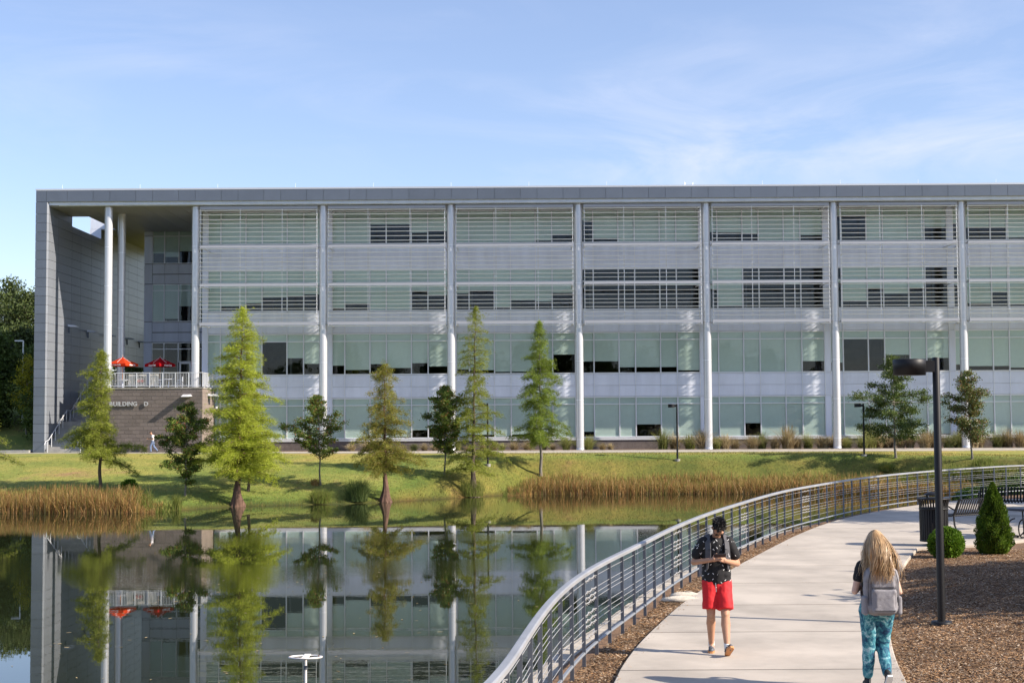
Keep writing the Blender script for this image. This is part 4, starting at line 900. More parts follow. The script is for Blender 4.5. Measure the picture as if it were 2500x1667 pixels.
# green clumps at the water edge
def clump(label, u, v, w_, h_, n, m, seed, cat='plant', name='sedge_clump', group=None, d=1.0, lean=.5, w0=.03):
    rng = np.random.default_rng(seed); b_ = hit(u, v); s = ppm(b_); R_ = w_/s/2; H_ = h_/s; t = thing(name, label, cat, b_, group)
    r = np.sqrt(rng.uniform(0, 1, n))*.6; a = rng.uniform(0, 6.28, n); P = np.c_[np.cos(a)*r*R_, np.sin(a)*r*R_*d, np.full(n, -.05)]
    V = blades(P, H_*rng.uniform(.6, 1.1, n), rng, w0, lean); lobj('blades', ribmesh('blades', V, 3, m), t); return t
clump('yellow-green sedge clump at the water edge left of the dark one', 783, 1226, 80, 36, 700, R_grn, 111, lean=.6)
clump('dense dark green sedge clump at the water edge', 872, 1222, 84, 52, 1300, mat('sedge_dark', (.06, .1, .02), .7, island=[(.05, .09, .015), (.09, .14, .03), (.06, .10, .02), (.16, .2, .05)], trans=.25), 112, lean=.45)
clump('upright reeds growing round the base of the tall sparse cypress', 1152, 1210, 90, 42, 600, R_grn, 113, lean=.4)
clump('tuft of yellowish dry grass at the foot of the small maple', 770, 1184, 30, 18, 260, R_tan, 114, lean=.5)
clump('green reed tuft at the right end of the left reed bed', 432, 1244, 36, 40, 220, R_grn, 115, lean=.35)
# bushes
def bush(label, c, rx, ry, rz, n, lm, seed, name='shrub', leaf=(.06, .1), cone=False, group=None, cat='shrub', core=True, upw=0):
    rng = np.random.default_rng(seed); t = thing(name, label, cat, c, group); d = unit(rng.normal(size=(n, 3))); r = rng.uniform(.72, 1.13, n)**.7
    lump = 1+.09*noise2(d[:, 0]*5+c[0], d[:, 1]*5+d[:, 2]*4, 1.0, seed)
    if cone:
        zz = rng.uniform(0, 1, n)**1.15; prof = np.interp(zz, [0, .05, .15, .35, .6, .8, .92, 1], [.62, .85, 1, .95, .70, .40, .2, .04]); a = rng.uniform(0, 6.283, n); rr = prof*np.sqrt(rng.uniform(.55, 1.12, n))*(1+.11*np.sin(a*5+zz*14)+.09*np.sin(a*9-zz*23))
        C = np.c_[np.cos(a)*rr*rx, np.sin(a)*rr*ry, zz*rz]; D = np.c_[np.cos(a)*.7, np.sin(a)*.7, np.full(n, 1.3)]+rng.normal(size=(n, 3))*.4
    else:
        C = d*r[:, None]*lump[:, None]*np.array([rx, ry, rz]); C[:, 2] += rz*.92; C = C[C[:, 2] > -.02]; D = unit(C-np.array([0, 0, rz*.7]))+rng.normal(size=C.shape)*.6+np.array([0, 0, upw])
    k = len(C); V = leaves(C, D, rng.uniform(leaf[0], leaf[1], k), rng.uniform(leaf[0]*.35, leaf[1]*.4, k), rng, 1); lobj('foliage', npmesh('foliage', V, 4, lm), t)
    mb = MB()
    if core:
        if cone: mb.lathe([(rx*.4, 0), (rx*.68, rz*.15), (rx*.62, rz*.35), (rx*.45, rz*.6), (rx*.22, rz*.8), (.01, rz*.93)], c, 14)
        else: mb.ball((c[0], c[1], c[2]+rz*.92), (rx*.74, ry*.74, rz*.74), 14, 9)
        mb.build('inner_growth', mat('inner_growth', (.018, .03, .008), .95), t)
    return t
L_thu = leafmat('thuja', [(.06, .12, .012), (.12, .20, .018), (.05, .10, .012), (.19, .27, .03)], .3)
L_ball = leafmat('ball_thuja', [(.07, .15, .012), (.13, .24, .02), (.09, .18, .015), (.20, .30, .03)], .3)
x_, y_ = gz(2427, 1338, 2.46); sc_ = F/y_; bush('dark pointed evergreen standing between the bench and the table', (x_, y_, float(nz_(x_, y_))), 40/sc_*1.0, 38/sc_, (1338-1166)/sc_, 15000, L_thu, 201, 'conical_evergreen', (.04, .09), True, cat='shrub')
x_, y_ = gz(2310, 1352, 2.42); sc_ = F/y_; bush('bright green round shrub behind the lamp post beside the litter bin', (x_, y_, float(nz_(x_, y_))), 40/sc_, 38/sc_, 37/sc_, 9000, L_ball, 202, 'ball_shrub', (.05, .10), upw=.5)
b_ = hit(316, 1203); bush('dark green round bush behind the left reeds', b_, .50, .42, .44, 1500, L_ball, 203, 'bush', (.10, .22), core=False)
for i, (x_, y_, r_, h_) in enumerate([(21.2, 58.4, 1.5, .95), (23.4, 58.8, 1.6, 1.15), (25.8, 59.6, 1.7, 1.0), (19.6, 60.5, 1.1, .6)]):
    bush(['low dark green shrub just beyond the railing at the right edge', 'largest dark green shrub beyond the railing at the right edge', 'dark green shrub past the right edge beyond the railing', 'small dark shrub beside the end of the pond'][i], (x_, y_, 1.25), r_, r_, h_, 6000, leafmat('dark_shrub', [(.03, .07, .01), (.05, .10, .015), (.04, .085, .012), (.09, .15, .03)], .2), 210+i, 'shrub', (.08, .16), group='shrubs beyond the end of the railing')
for i, (u, v, w_, h_) in enumerate([(2215, 1205, 60, 50), (2290, 1195, 90, 50), (2345, 1180, 90, 46), (2165, 1150, 50, 20), (2430, 1165, 110, 40), (2250, 1165, 70, 26), (2400, 1140, 80, 22)]):
    clump(['bright weeds on the shore behind the litter bin', 'green weeds seen through the railing left of the conical evergreen', 'yellow-green weeds on the shore behind the conical evergreen', 'pale green weeds high on the far bank', 'weeds on the far shore at the right edge', 'low weeds halfway up the bank behind the litter bin', 'low weeds high on the bank at the right edge'][i], u, v, w_, h_, 900, R_grn, 220+i, name='weed_clump', group='weed clumps on the far shore', lean=.7, w0=.06)
# ornamental grasses in front of the building
og = {}
rng = np.random.default_rng(5)
mats_g = [mat('grass_wispy', (.3, .3, .1), .8, island=[(.26, .30, .08), (.36, .37, .13), (.20, .24, .06), (.44, .40, .20)], trans=.35, spec=.2), mat('grass_straw', (.4, .32, .18), .8, island=[(.42, .34, .2), (.5, .42, .26), (.34, .25, .14), (.30, .28, .12)], trans=.3, spec=.2)]
for k in range(6):
    n_ = 420; r = np.sqrt(rng.uniform(0, 1, n_))*.22; a = rng.uniform(0, 6.28, n_); Pb = np.c_[np.cos(a)*r, np.sin(a)*r, np.zeros(n_)]; og[k] = ribmesh('ornamental_grass', blades(Pb, rng.uniform(.55, 1.1, n_)*(1.0 if k % 3 else .8), rng, .036, .62), 3, mats_g[k % 2])
x = -13.5; i = 0
while x < 46:
    gapz = (5.2 < x < 12.8 and rng.random() < .55)
    if not gapz:
        sc_ = rng.uniform(1.0, 1.75)*(1.15 if x > 12 else .72); k = int(rng.integers(0, 6)); o = put('ornamental_grass', og[k], None, (x+rng.uniform(-.2, .2), rng.uniform(116.9, 118.6), 2.74)); o.scale = (sc_, sc_, sc_*rng.uniform(.8, 1.1)); o.rotation_euler = (0, 0, rng.uniform(0, 6))
        tag(o, 'wispy clump of ornamental grass in the bed at the foot of the building', 'grass clump', 'grass clumps in the bed along the building')
    x += rng.uniform(.7, 1.3); i += 1
# lawn tufts: short blades over the bank
n_ = 52000; x = RNG.uniform(-44, 42, n_); y = shore(x)+RNG.uniform(0, 1, n_)**1.1*np.interp(x, [-20, 0], [22, 9]); keep = y < 112; x, y = x[keep], y[keep]
P = np.c_[x, y, tz(x, y)-.02]; hh = RNG.uniform(.05, .17, len(x))*np.interp(y-shore(x), [0, 2, 12], [1.6, 1.0, .55])
tag(put('bank_grass', ribmesh('bank_grass', blades(P, hh, RNG, .03, .6, 2), 2, G_blade), None, (0, 0, 0)), kind='stuff')
# ---- wood chips in the mulch
M_chip = mat('wood_chip', (.3, .2, .12), .9, var=.34, vscale=.9, coords='World', island=[(.22, .125, .062), (.31, .185, .095), (.12, .065, .035), (.46, .32, .19), (.27, .14, .065), (.36, .21, .10), (.15, .085, .045), (.64, .51, .37), (.08, .045, .028), (.19, .11, .055)], spec=.2)
def chips(x, y, z, rng, sz=(.013, .045)):
    n = len(x); a = rng.uniform(0, 6.28, n); l = rng.uniform(sz[0], sz[1], n)/2; w_ = l*rng.uniform(.2, .5, n); tl = rng.uniform(-.35, .35, n)
    d = np.c_[np.cos(a), np.sin(a), tl]; s = np.c_[-np.sin(a), np.cos(a), rng.uniform(-.4, .4, n)]; c = np.c_[x, y, z+rng.uniform(.004, .022, n)]
    return np.stack([c-d*l[:, None]-s*w_[:, None], c+d*l[:, None]-s*w_[:, None]*.7, c+d*l[:, None]+s*w_[:, None], c-d*l[:, None]+s*w_[:, None]*.8], 1).reshape(-1, 3)
n_ = 55000; y = 9+ (RNG.uniform(0, 1, n_)**1.5)*36; lo = fx(y)-.25*0; hi = wx(y); x = lo+.02+(hi-lo-.05)*RNG.uniform(-.12, 1, n_)
n2 = 140000; y2 = 14+(RNG.uniform(0, 1, n2)**1.3)*19; x2 = rx(y2)+.03+RNG.uniform(0, 1, n2)*(y2*.375-rx(y2)+1.0)
k = (y2 < np.interp(x2, [p[0] for p in patio_edge], [p[1] for p in patio_edge])-.05) & (x2 > rx(y2)); x2, y2 = x2[k], y2[k]
x, y = np.r_[x, x2], np.r_[y, y2]; V = chips(x, y, nz_(x, y), RNG); n3 = 700; y3 = RNG.uniform(13, 34, n3); sd = RNG.random(n3) < .5; x3 = np.where(sd, wx(y3)+np.abs(RNG.normal(0, .10, n3)), rx(y3)-np.abs(RNG.normal(0, .10, n3))); V = np.concatenate([V, chips(x3, y3, np.full(n3, 2.399), RNG, (.012, .035))]); tag(put('wood_chips', npmesh('wood_chips', V, 4, M_chip), None, (0, 0, 0)), kind='stuff')
for i, (u, v, w_) in enumerate([(1663, 1459, .34), (1672, 1449, .26)]):
    x_, y_ = gz(u, v, 2.4); rk = MB().ball((x_, y_, 2.37), (w_, w_*.5, .07), 10, 6); rr_ = random.Random(i); rk.v = [(a+rr_.uniform(-.02, .02), b_+rr_.uniform(-.02, .02), c+rr_.uniform(-.012, .012)) for a, b_, c in rk.v]
    tag(rk.build('flat_rock', mat('pale_stone', (.62, .56, .47), .9, var=.2, bump=.5), None, (x_, y_, 2.37)), ['larger flat pale stone in the mulch beside the railing', 'smaller flat pale stone in the mulch beside the railing'][i], 'stone')
# fallen leaves on the pond
n_ = 260; x = RNG.uniform(-12, 1, n_); y = 22+RNG.uniform(0, 1, n_)**1.5*36; V = chips(x, y, np.zeros(n_)-.003, RNG, (.05, .13)); V[:, 2] = .006+RNG.uniform(0, .004, len(V))
tag(put('floating_leaves', npmesh('floating_leaves', V, 4, mat('dead_leaf', (.35, .27, .13), .8)), None, (0, 0, 0)), kind='stuff')
# ------------------------------------------------------------------ street furniture
def ground_at(u, v, z=2.4): p = gz(u, v, z); return p[0], p[1]
# near lamp post
x_, y_ = gz(2299, 1522, 2.42); z_ = float(nz_(x_, y_)); s_ = F/y_
lp = thing('lamp_post', 'near black lamp post with a drum-shaped head standing in the mulch', 'lamp post', (x_, y_, z_))
top = gy(2300, 872, y_)[1]; hx0, hx1 = gy(2181.4, 900, y_)[0], gy(2258.8, 900, y_)[0]; px = gy(2294, 1200, y_)[0]
MB().lathe([(.058, 0), (.052, top-z_-.012), (.045, top-z_), (.0, top-z_)], (x_, y_, z_), 24).build('pole', M_black, lp)
MB().lathe([(.15, -.03), (.15, .035), (.14, .05), (.06, .055)], (x_, y_, z_), 28).build('base_plate', M_black, lp)
hz = gy(2220, 877, y_)[1]; hb = gy(2220, 916, y_)[1]; hc_ = (hx0+hx1)/2; R_ = (hx1-hx0)/2
hd = MB().lathe([(R_-.03, 0), (R_, 0), (R_, (hz-hb)*.33), (R_+.004, (hz-hb)*.34), (R_+.004, hz-hb-.01), (R_-.01, hz-hb), (0, hz-hb)], (hc_, y_, hb), 40).build('lamp_head', M_black, lp)
MB().lathe([(R_-.035, .012), (0, .012)], (hc_, y_, hb), 32).build('lens', mat('frosted_lens', (.5, .5, .48), .5), hd)
MB().box(hc_+R_-.01, x_, y_-.045, y_+.045, hb+.045, hz-.02).build('arm', M_black, lp)
# far lamp posts
for u, vb, vt, lab, dx in ((1654, 1123.5, 986, 'thin black lamp post on the lawn between the long reed bed and a white column', -1), (2110, 1113, 985, 'thin black lamp post half hidden by the wide dark oak', -1), (1191, 1136, 984, 'thin black lamp post just right of the tall sparse cypress', -1)):
    b_ = hit(u, vb); l = thing('lamp_post', lab, 'lamp post', b_, 'black lamp posts on the far lawn'); zt = gy(u, vt, b_[1])[1]; X0 = gy(u, vt+60, b_[1])[0]
    MB().lathe([(.20, -.1), (.20, .10)], tuple(b_), 16).build('base', M_conc2, l)
    MB().lathe([(.075, .10), (.06, zt-b_[2])], (b_[0], b_[1], b_[2]), 14).build('pole', M_black, l)
    MB().lathe([(.25, -.26), (.25, 0)], (b_[0]-.42, b_[1], zt), 20).build('lamp_head', M_black, l)
    MB().box(b_[0]-.2, b_[0], b_[1]-.05, b_[1]+.05, zt-.22, zt-.06).build('arm', M_black, l)
x_, zt = gy(57, 832, 136); l = thing('light_pole', 'slim pale light pole beyond the left side of the building', 'lamp post', (x_, 136, 3.2)); MB().lathe([(.09, 0), (.07, zt-3.2)], (x_, 136, 3.2), 10).build('pole', M_alu, l); MB().box(x_-.8, x_, 135.9, 136.1, zt-.05, zt+.06).build('lamp_head', M_alu, l)
# litter bin
x_, y_ = gz(2281, 1331, 2.4); s_ = F/y_; bn = thing('litter_bin', 'black slatted litter bin with flared rim and domed lid', 'litter bin', (x_, y_, 2.4)); R_ = 34/s_
sl = MB(); nb_ = 34
for i in range(nb_):
    a = 2*math.pi*i/nb_; ca, sa = math.cos(a), math.sin(a); pr2 = [(R_*.96, .10), (R_*.98, .55), (R_*.98, .92), (R_*1.04, 1.0), (R_*1.14, 1.07)]
    for (r1, z1), (r2, z2) in zip(pr2[:-1], pr2[1:]): sl.obox((x_+ca*r1, y_+sa*r1, 2.4+z1), (x_+ca*r2, y_+sa*r2, 2.4+z2), .036, .010, up=(ca, sa, 0))
tag(sl.build('bin_slats', M_black, bn), kind='stuff')
MB().lathe([(R_*.84, .12), (R_*.84, .86), (R_*.8, .86), (R_*.8, .14)], (x_, y_, 2.4), 28).build('liner', mat('bin_liner', (.02, .02, .022), .7), bn)
for z1, r1 in ((.10, 1.0), (.84, 1.02), (1.07, 1.16)): MB().lathe([(R_*r1-.02, 0), (R_*r1, 0), (R_*r1, .035), (R_*r1-.02, .035)], (x_, y_, 2.4+z1), 32).build('band', M_black, bn)
lid = MB().lathe([(R_*.66, 1.17), (R_*.66, 1.185), (R_*.45, 1.225), (R_*.2, 1.245), (0, 1.25)], (x_, y_, 2.4), 30).build('lid', M_black, bn)
for i in range(4): a = .6+i*math.pi/2; MB().tube([(x_+math.cos(a)*R_*.6, y_+math.sin(a)*R_*.6, 3.46), (x_+math.cos(a)*R_*.6, y_+math.sin(a)*R_*.6, 3.58)], .012, 6).build('lid_bracket', M_black, lid)
MB().lathe([(R_*1.1, -.06), (R_*1.1, .012)], (x_, y_, 2.4), 28).build('pad', M_conc2, bn)
# benches of bent metal straps
def bench(x0, y0, rz, L_, label):
    t = thing('bench', label, 'bench', (x0, y0, 2.4), 'black strap benches on the patio'); M_ = Matrix.Translation((x0, y0, 2.4)) @ Matrix.Rotation(rz, 4, 'Z')
    def T(mb): mb.v = [tuple(M_ @ Vector(p)) for p in mb.v]; return mb
    # local: length along x, seat faces +y
    prof = [(.50, .36), (.47, .44), (.38, .455), (.10, .42), (.02, .44), (-.03, .52), (-.12, .74), (-.17, .84), (-.215, .865), (-.25, .84)]
    n_ = int(L_/.088); x = -L_/2+.04; shared = None
    for i in range(n_):
        mb = MB()
        for a, b_ in zip(prof[:-1], prof[1:]): mb.obox((0, a[0], a[1]), (0, b_[0], b_[1]), .046, .014, up=(0, b_[1]-a[1], -(b_[0]-a[0])) if False else (0, -(b_[1]-a[1]), b_[0]-a[0]))
        xx_ = x+i*(L_-.08)/(n_-1); mb.v = [(p[0]+xx_, p[1], p[2]) for p in mb.v]; T(mb).build('strap', M_black, t)
    for sx in (-1, 1):
        X0 = sx*(L_/2+.02); fr_ = MB(); fr_.tube([(X0, a[0], a[1]) for a in prof], .022, 7); f = T(fr_).build('side_frame', M_black, t)
        T(MB().tube([(X0, .42, .45), (X0, .50, .55), (X0, .49, .66), (X0, .38, .70), (X0, .2, .68), (X0, .02, .60), (X0, -.05, .58)], .02, 7)).build('armrest', M_black, t)
        T(MB().tube([(X0, .40, .44), (X0, .40, .2), (X0, .44, .02)], .025, 7)).build('leg', M_black, t); T(MB().tube([(X0, -.0, .44), (X0, -.02, .2), (X0, -.10, .02)], .025, 7)).build('leg', M_black, t)
    T(MB().tube([(-L_/2, .02, .43), (L_/2, .02, .43)], .018, 6)).build('stretcher', M_black, t)
    T(MB().tube([(-L_/2, .44, .43), (L_/2, .44, .43)], .018, 6)).build('stretcher', M_black, t)
x_, y_ = gz(2415, 1303, 2.4); bench(x_, y_+1.0, math.radians(34), 1.75, 'black strap bench behind the conical evergreen with its back to the viewer')
x_, y_ = gz(2494, 1262, 2.4); bench(x_, y_+.6, math.radians(-12), 1.9, 'second black strap bench farther back at the right edge')
# picnic table at the right edge
x_, y_ = gz(2512, 1312, 2.4); tb = thing('table', 'dark metal patio table with curled legs at the right edge', 'table', (x_, y_, 2.4))
MB().lathe([(0, .73), (.60, .73), (.61, .70), (.6, .68), (.0, .70)], (x_, y_, 2.4), 36).build('tabletop', mat('blue_black_metal', (.02, .025, .04), .3), tb)
for i in range(4):
    a = math.pi/4+i*math.pi/2; ca, sa = math.cos(a), math.sin(a); pts = []
    for k in range(15):
        th = -1.2+k*.30; pts.append((x_+ca*(.32+.22*math.sin(th)), y_+sa*(.32+.22*math.sin(th)), 2.4+.24-.22*math.cos(th)*1.0+.0))
    MB().tube(pts, .018, 6).build('leg', M_black, tb); MB().tube([(x_+ca*.12, y_+sa*.12, 2.45), (x_+ca*.15, y_+sa*.15, 3.1)], .018, 6).build('leg', M_black, tb)
for k, (dx, dy) in enumerate(((-.95, -.25), (-.55, .9))):
    t = thing('stool', ['round metal seat on a curled leg nearest the conical evergreen', 'round metal seat behind the patio table'][k], 'seat', (x_+dx, y_+dy, 2.4))
    MB().lathe([(0, .46), (.21, .46), (.215, .44), (.2, .43), (0, .44)], (x_+dx, y_+dy, 2.4), 24).build('seat', M_black, t)
    MB().tube([(x_+dx, y_+dy, 2.84), (x_+dx, y_+dy, 2.5), (x_+dx*.6, y_+dy*.6, 2.44), (x_+dx*.3, y_+dy*.3, 2.42)], .02, 6).build('leg', M_black, t)
# ring on a post in the pond
x_, y_ = gz(746, 1603, 1.15); z_ = 1.15; rp = thing('ring_post', 'white rust-spotted metal ring with a crossbar on a post in the pond', 'marker post', (x_, y_, 0)); R_ = 39/(F/y_)
mr_ = mat('rusty_white_paint', (.72, .70, .68), .5, col2=(.72, .68, .64), vscale=9); 
t = mr_.node_tree; rn = [n for n in t.nodes if n.type == 'VALTORGB'][0]; rn.color_ramp.elements[0].color = (.74, .73, .72, 1); rn.color_ramp.elements[1].color = (.42, .20, .09, 1); rn.color_ramp.elements[0].position = .56; rn.color_ramp.elements[1].position = .66
tl = .10; ringp = [(x_+math.cos(a)*R_, y_+math.sin(a)*R_, z_-math.sin(a)*R_*.07) for a in np.linspace(0, 2*math.pi, 41)]
MB().tube(ringp, .017, 8, True, False).build('ring', mr_, rp); MB().box(x_-.055, x_+.055, y_-R_, y_+R_, z_-.01, z_+.012).build('crossbar', mr_, rp)
MB().lathe([(.026, -1.3), (.026, z_-.01)], (x_, y_, 0), 14).build('post', mr_, rp); MB().lathe([(.036, 0), (.036, .07)], (x_, y_, z_-.22), 14).build('collar', M_rail, rp)
# concrete headwall on the far bank
p0 = hit(2040, 1118); hw = thing('headwall', 'low sloping concrete headwall in the far bank under the wide oak', 'headwall', p0)
a = hit(2025, 1118); b_ = hit(2115, 1122); mb = MB(); mb.add([(a[0]-.6, a[1]+.4, a[2]+.12), (b_[0]+.3, a[1]+.4, a[2]+.12), (b_[0]-.4, a[1]-.8, a[2]-.9), (a[0]+1.0, a[1]-.8, a[2]-.95), (a[0]-.6, a[1]+.9, a[2]+.12), (b_[0]+.3, a[1]+.9, a[2]+.12), (b_[0]+.3, a[1]+.9, a[2]-1.4), (a[0]-.6, a[1]+.9, a[2]-1.4)], [(0, 3, 2, 1), (0, 1, 5, 4), (4, 5, 6, 7), (1, 2, 6, 5), (0, 4, 7, 3), (3, 7, 6, 2)]); mb.build('concrete_face', M_conc2, hw)
# stones beside the wing wall
for i in range(7):
    x_, y_ = -41.6+i*.33, 116.6+.25*(i % 3); r_ = random.Random(i); mb = MB().ball((x_, y_, 2.98), (.22, .2, .16), 8, 5); mb.v = [(a+r_.uniform(-.04, .04), b_+r_.uniform(-.04, .04), c+r_.uniform(-.03, .03)) for a, b_, c in mb.v]
    tag(mb.build('boulder', mat('grey_stone', (.22, .22, .23), .9, var=.3, bump=.4), None, (x_, y_, 2.9)), 'small grey boulder in the pile beside the foot of the wing wall', 'boulder', 'boulders beside the wing wall')
kk_ = MB().box(-60, -39.4, 115.3, 115.7, 2.75, 3.12).build('low_kerb_wall', M_conc2, None, (-48, 115.5, 2.75)); tag(kk_, 'low concrete kerb wall left of the building', 'wall')
# ---- terrace furniture
M_red_shaded = mat('shaded_red_canvas', (.42, .008, .014), .8, trans=.35, spec=.1); M_red_sunlit = mat('sunlit_red_canvas', (.80, .075, .022), .8, trans=.4, spec=.1); M_wood = mat('pole_wood', (.45, .22, .10), .6); M_wh = mat('white_print', (.82, .82, .82), .6)  # one red canvas in two tones: sun and shade are in the colour
def umbrella(uc, vt, half, col, label, yaw):
    Yu = 118.2; xc, zt = gy(uc, vt, Yu); u_ = thing('patio_umbrella', label, 'umbrella', (xc, Yu, TZ+.1), 'red umbrellas on the terrace'); R_ = half/(F/Yu); n_ = 4
    cs_ = [(xc+R_*1.22*math.cos(yaw+k*math.pi/2), Yu+R_*1.22*math.sin(yaw+k*math.pi/2)) for k in range(4)]; ze = zt-.62; mb = MB()
    for k in range(4):
        a, b_ = cs_[k], cs_[(k+1) % 4]; g = 6
        for i in range(g):
            for j in range(g):
                def pt(i, j):
                    r = i/g; s = j/g; e = ((a[0]*(1-s)+b_[0]*s), (a[1]*(1-s)+b_[1]*s)); sag = .05*math.sin(math.pi*s)*r
                    return (xc+(e[0]-xc)*r*(1-.04*math.sin(math.pi*s)), Yu+(e[1]-Yu)*r*(1-.04*math.sin(math.pi*s)), zt-.05+(ze-zt+.05)*r**1.1-sag*0-.04*math.sin(math.pi*r))
                mb.add([pt(i, j), pt(i, j+1), pt(i+1, j+1), pt(i+1, j)], [(0, 1, 2, 3)], True)
    mb.build('canopy', col, u_)
    for k in range(4):
        a, b_ = cs_[k], cs_[(k+1) % 4]; m2_ = MB(); pts = []
        for j in range(9):
            s = j/8; f = (1-.04*math.sin(math.pi*s)); e = (xc+((a[0]*(1-s)+b_[0]*s)-xc)*f, Yu+((a[1]*(1-s)+b_[1]*s)-Yu)*f); pts.append(e)
        for p, q in zip(pts[:-1], pts[1:]): m2_.add([(p[0], p[1], ze-.0), (q[0], q[1], ze-.0), (q[0], q[1], ze-.20), (p[0], p[1], ze-.20)], [(0, 1, 2, 3)])
        v_ = m2_.build('valance', col, u_)
        mid = ((a[0]+b_[0])/2, (a[1]+b_[1])/2); d = (b_[0]-a[0], b_[1]-a[1])
        if mid[1] < Yu:
            sgn = 1 if d[0] > 0 else -1; an = math.atan2(d[1]*sgn, d[0]*sgn); ex = math.cos(an); ey = math.sin(an); st_ = (mid[0]*.97+xc*.03-ex*.40, mid[1]*.97+Yu*.03-ey*.40)
            c = bpy.data.curves.new('lettering', 'FONT'); c.body = 'Coca-Cola'; c.size = .19; c.shear = .3; c.extrude = .003; c.offset = .006
            o = bpy.data.objects.new('tmp', c); c.materials.append(M_wh); SC.collection.objects.link(o); bpy.context.view_layer.update(); me = bpy.data.meshes.new_from_object(o.evaluated_get(bpy.context.evaluated_depsgraph_get())); bpy.data.objects.remove(o)
            me.transform(Matrix.Rotation(an, 4, 'Z') @ Matrix.Rotation(math.pi/2, 4, 'X')); nx, ny = ey, -ex; put('lettering', me, v_, (st_[0]+nx*.05, st_[1]+ny*.05, ze-.165))
            st2 = MB().obox((xc+(mid[0]-xc)*.12+ex*.0, Yu+(mid[1]-Yu)*.12, zt-.10), (xc+(mid[0]-xc)*.85, Yu+(mid[1]-Yu)*.85, zt-.05+(ze-zt+.05)*.85**1.1+.015), .045, .006); st2.build('white_stripe', M_wh, u_)
    MB().tube([(xc, Yu, TZ+.1), (xc, Yu, zt+.1)], .024, 8).build('pole', M_wood, u_); MB().lathe([(.03, 0), (.02, .1), (0, .14)], (xc, Yu, zt-.03), 10).build('finial', M_wh, u_)
umbrella(299.6, 870, 31, M_red_sunlit, 'red umbrella coloured sunlit orange-red beside the two tall columns', .45+math.pi/4*0)
umbrella(391, 871, 30, M_red_shaded, 'red umbrella coloured shaded deep red in front of the dark terrace windows', .2)
def ptable(x_, label, yy=118.2):
    t = thing('terrace_table', label, 'table', (x_, yy, TZ+.1), 'tables on the terrace'); MB().lathe([(0, .70), (.50, .70), (.50, .73), (0, .73)], (x_, yy, TZ+.1), 24).build('tabletop', M_panel, t)
    MB().lathe([(.26, 0), (.05, .04), (.035, .1), (.035, .7)], (x_, yy, TZ+.1), 12).build('pedestal', M_panel, t)
def pchair(x_, yy, rz, label, m=M_dark):
    t = thing('terrace_chair', label, 'chair', (x_, yy, TZ+.1), 'chairs on the terrace'); M_ = Matrix.Translation((x_, yy, TZ+.1)) @ Matrix.Rotation(rz, 4, 'Z')
    def T(mb): mb.v = [tuple(M_ @ Vector(p)) for p in mb.v]; return mb
    T(MB().box(-.22, .22, -.22, .22, .42, .45)).build('seat', m, t); T(MB().box(-.22, .22, .20, .23, .5, .92)).build('backrest', m, t)
    for a in (-.2, .2):
        for b_ in (-.2, .2): T(MB().box(a-.015, a+.015, b_-.015, b_+.015, 0, .42)).build('leg', m, t)
        T(MB().box(a-.02, a+.02, -.2, .22, .62, .65)).build('armrest', m, t)
u2x = gy(299.6, 900, 118.2)[0]; u3x = gy(391, 900, 118.2)[0]; u4x = gy(414, 930, 118)[0]
ptable(u2x, 'round table under the orange-red umbrella'); ptable(u3x, 'round table under the deep red umbrella'); ptable(u4x+.1, 'pale round table right of the deep red umbrella', 117.2)
for i, (x_, yy, rz, lab) in enumerate([(u2x-.85, 118.3, 1.6, 'dark chair left of the orange-red umbrella pole'), (u2x+.85, 118.1, -1.6, 'dark chair right of the orange-red umbrella pole'), (u3x+.8, 118.6, -1.2, 'dark chair right of the deep red umbrella pole'),
      (u4x+1.0, 117.3, -1.5, 'grey chair right of the pale terrace table'), (u4x-.7, 117.3, 1.5, 'grey chair left of the pale terrace table'), (-26.9, 118.4, .4, 'dark chair beside the last column on the terrace')]): pchair(x_, yy, rz, lab, M_panel if 'grey' in lab else M_dark)
# banner on the railing
bxs = [gy(u, 930, 115.2)[0] for u in (311, 357, 366, 388)]; bn_ = thing('banner', 'white banner with a dark and red oval emblem tied behind the terrace railing', 'banner', (bxs[0], 115.24, TZ+.1))
M_bann = mat('banner_cloth', (.62, .60, .57), .85, trans=.2); P = []
for i in range(15):
    s = i/14; x_ = bxs[0]+(bxs[1]-bxs[0])*s; P.append([(x_+(.12*(1-s) if True else 0)*(1-j/4)*0+.1*(1-j/4)*(1-s), 115.24+.03*math.sin(s*9+j), TZ+1.18-(.98-.1*s)*j/4-.03*math.sin(s*math.pi)) for j in range(5)])
o = put('banner_sheet', gridmesh('banner_sheet', np.array(P), M_bann), bn_, (0, 0, 0)); o.location = -WL[bn_.name]
P = [[(bxs[2]+(bxs[3]-bxs[2])*i/8-.08*(j/4)*(i/8), 115.24+.03*math.sin(i+j), TZ+1.18-.95*j/4*(1-.0*i)) for j in range(5)] for i in range(9)]
o = put('banner_sheet', gridmesh('banner_sheet', np.array(P), M_bann), bn_, (0, 0, 0)); o.location = -WL[bn_.name]
ec = ((bxs[0]+bxs[1])/2+.32, 115.19, TZ+.70); mb = MB(); k = 28
for i in range(k):
    a0, a1 = 2*math.pi*i/k, 2*math.pi*(i+1)/k
    mb.add([(ec[0]+.36*math.cos(a0), ec[1], ec[2]+.30*math.sin(a0)), (ec[0]+.36*math.cos(a1), ec[1], ec[2]+.30*math.sin(a1)), (ec[0]+.31*math.cos(a1), ec[1], ec[2]+.25*math.sin(a1)), (ec[0]+.31*math.cos(a0), ec[1], ec[2]+.25*math.sin(a0))], [(0, 1, 2, 3)])
mb.box(ec[0]-.46, ec[0]-.42, ec[1]-.002, ec[1], ec[2]-.3, ec[2]+.3); mb.build('emblem_ring', M_black, bn_)
mb = MB()
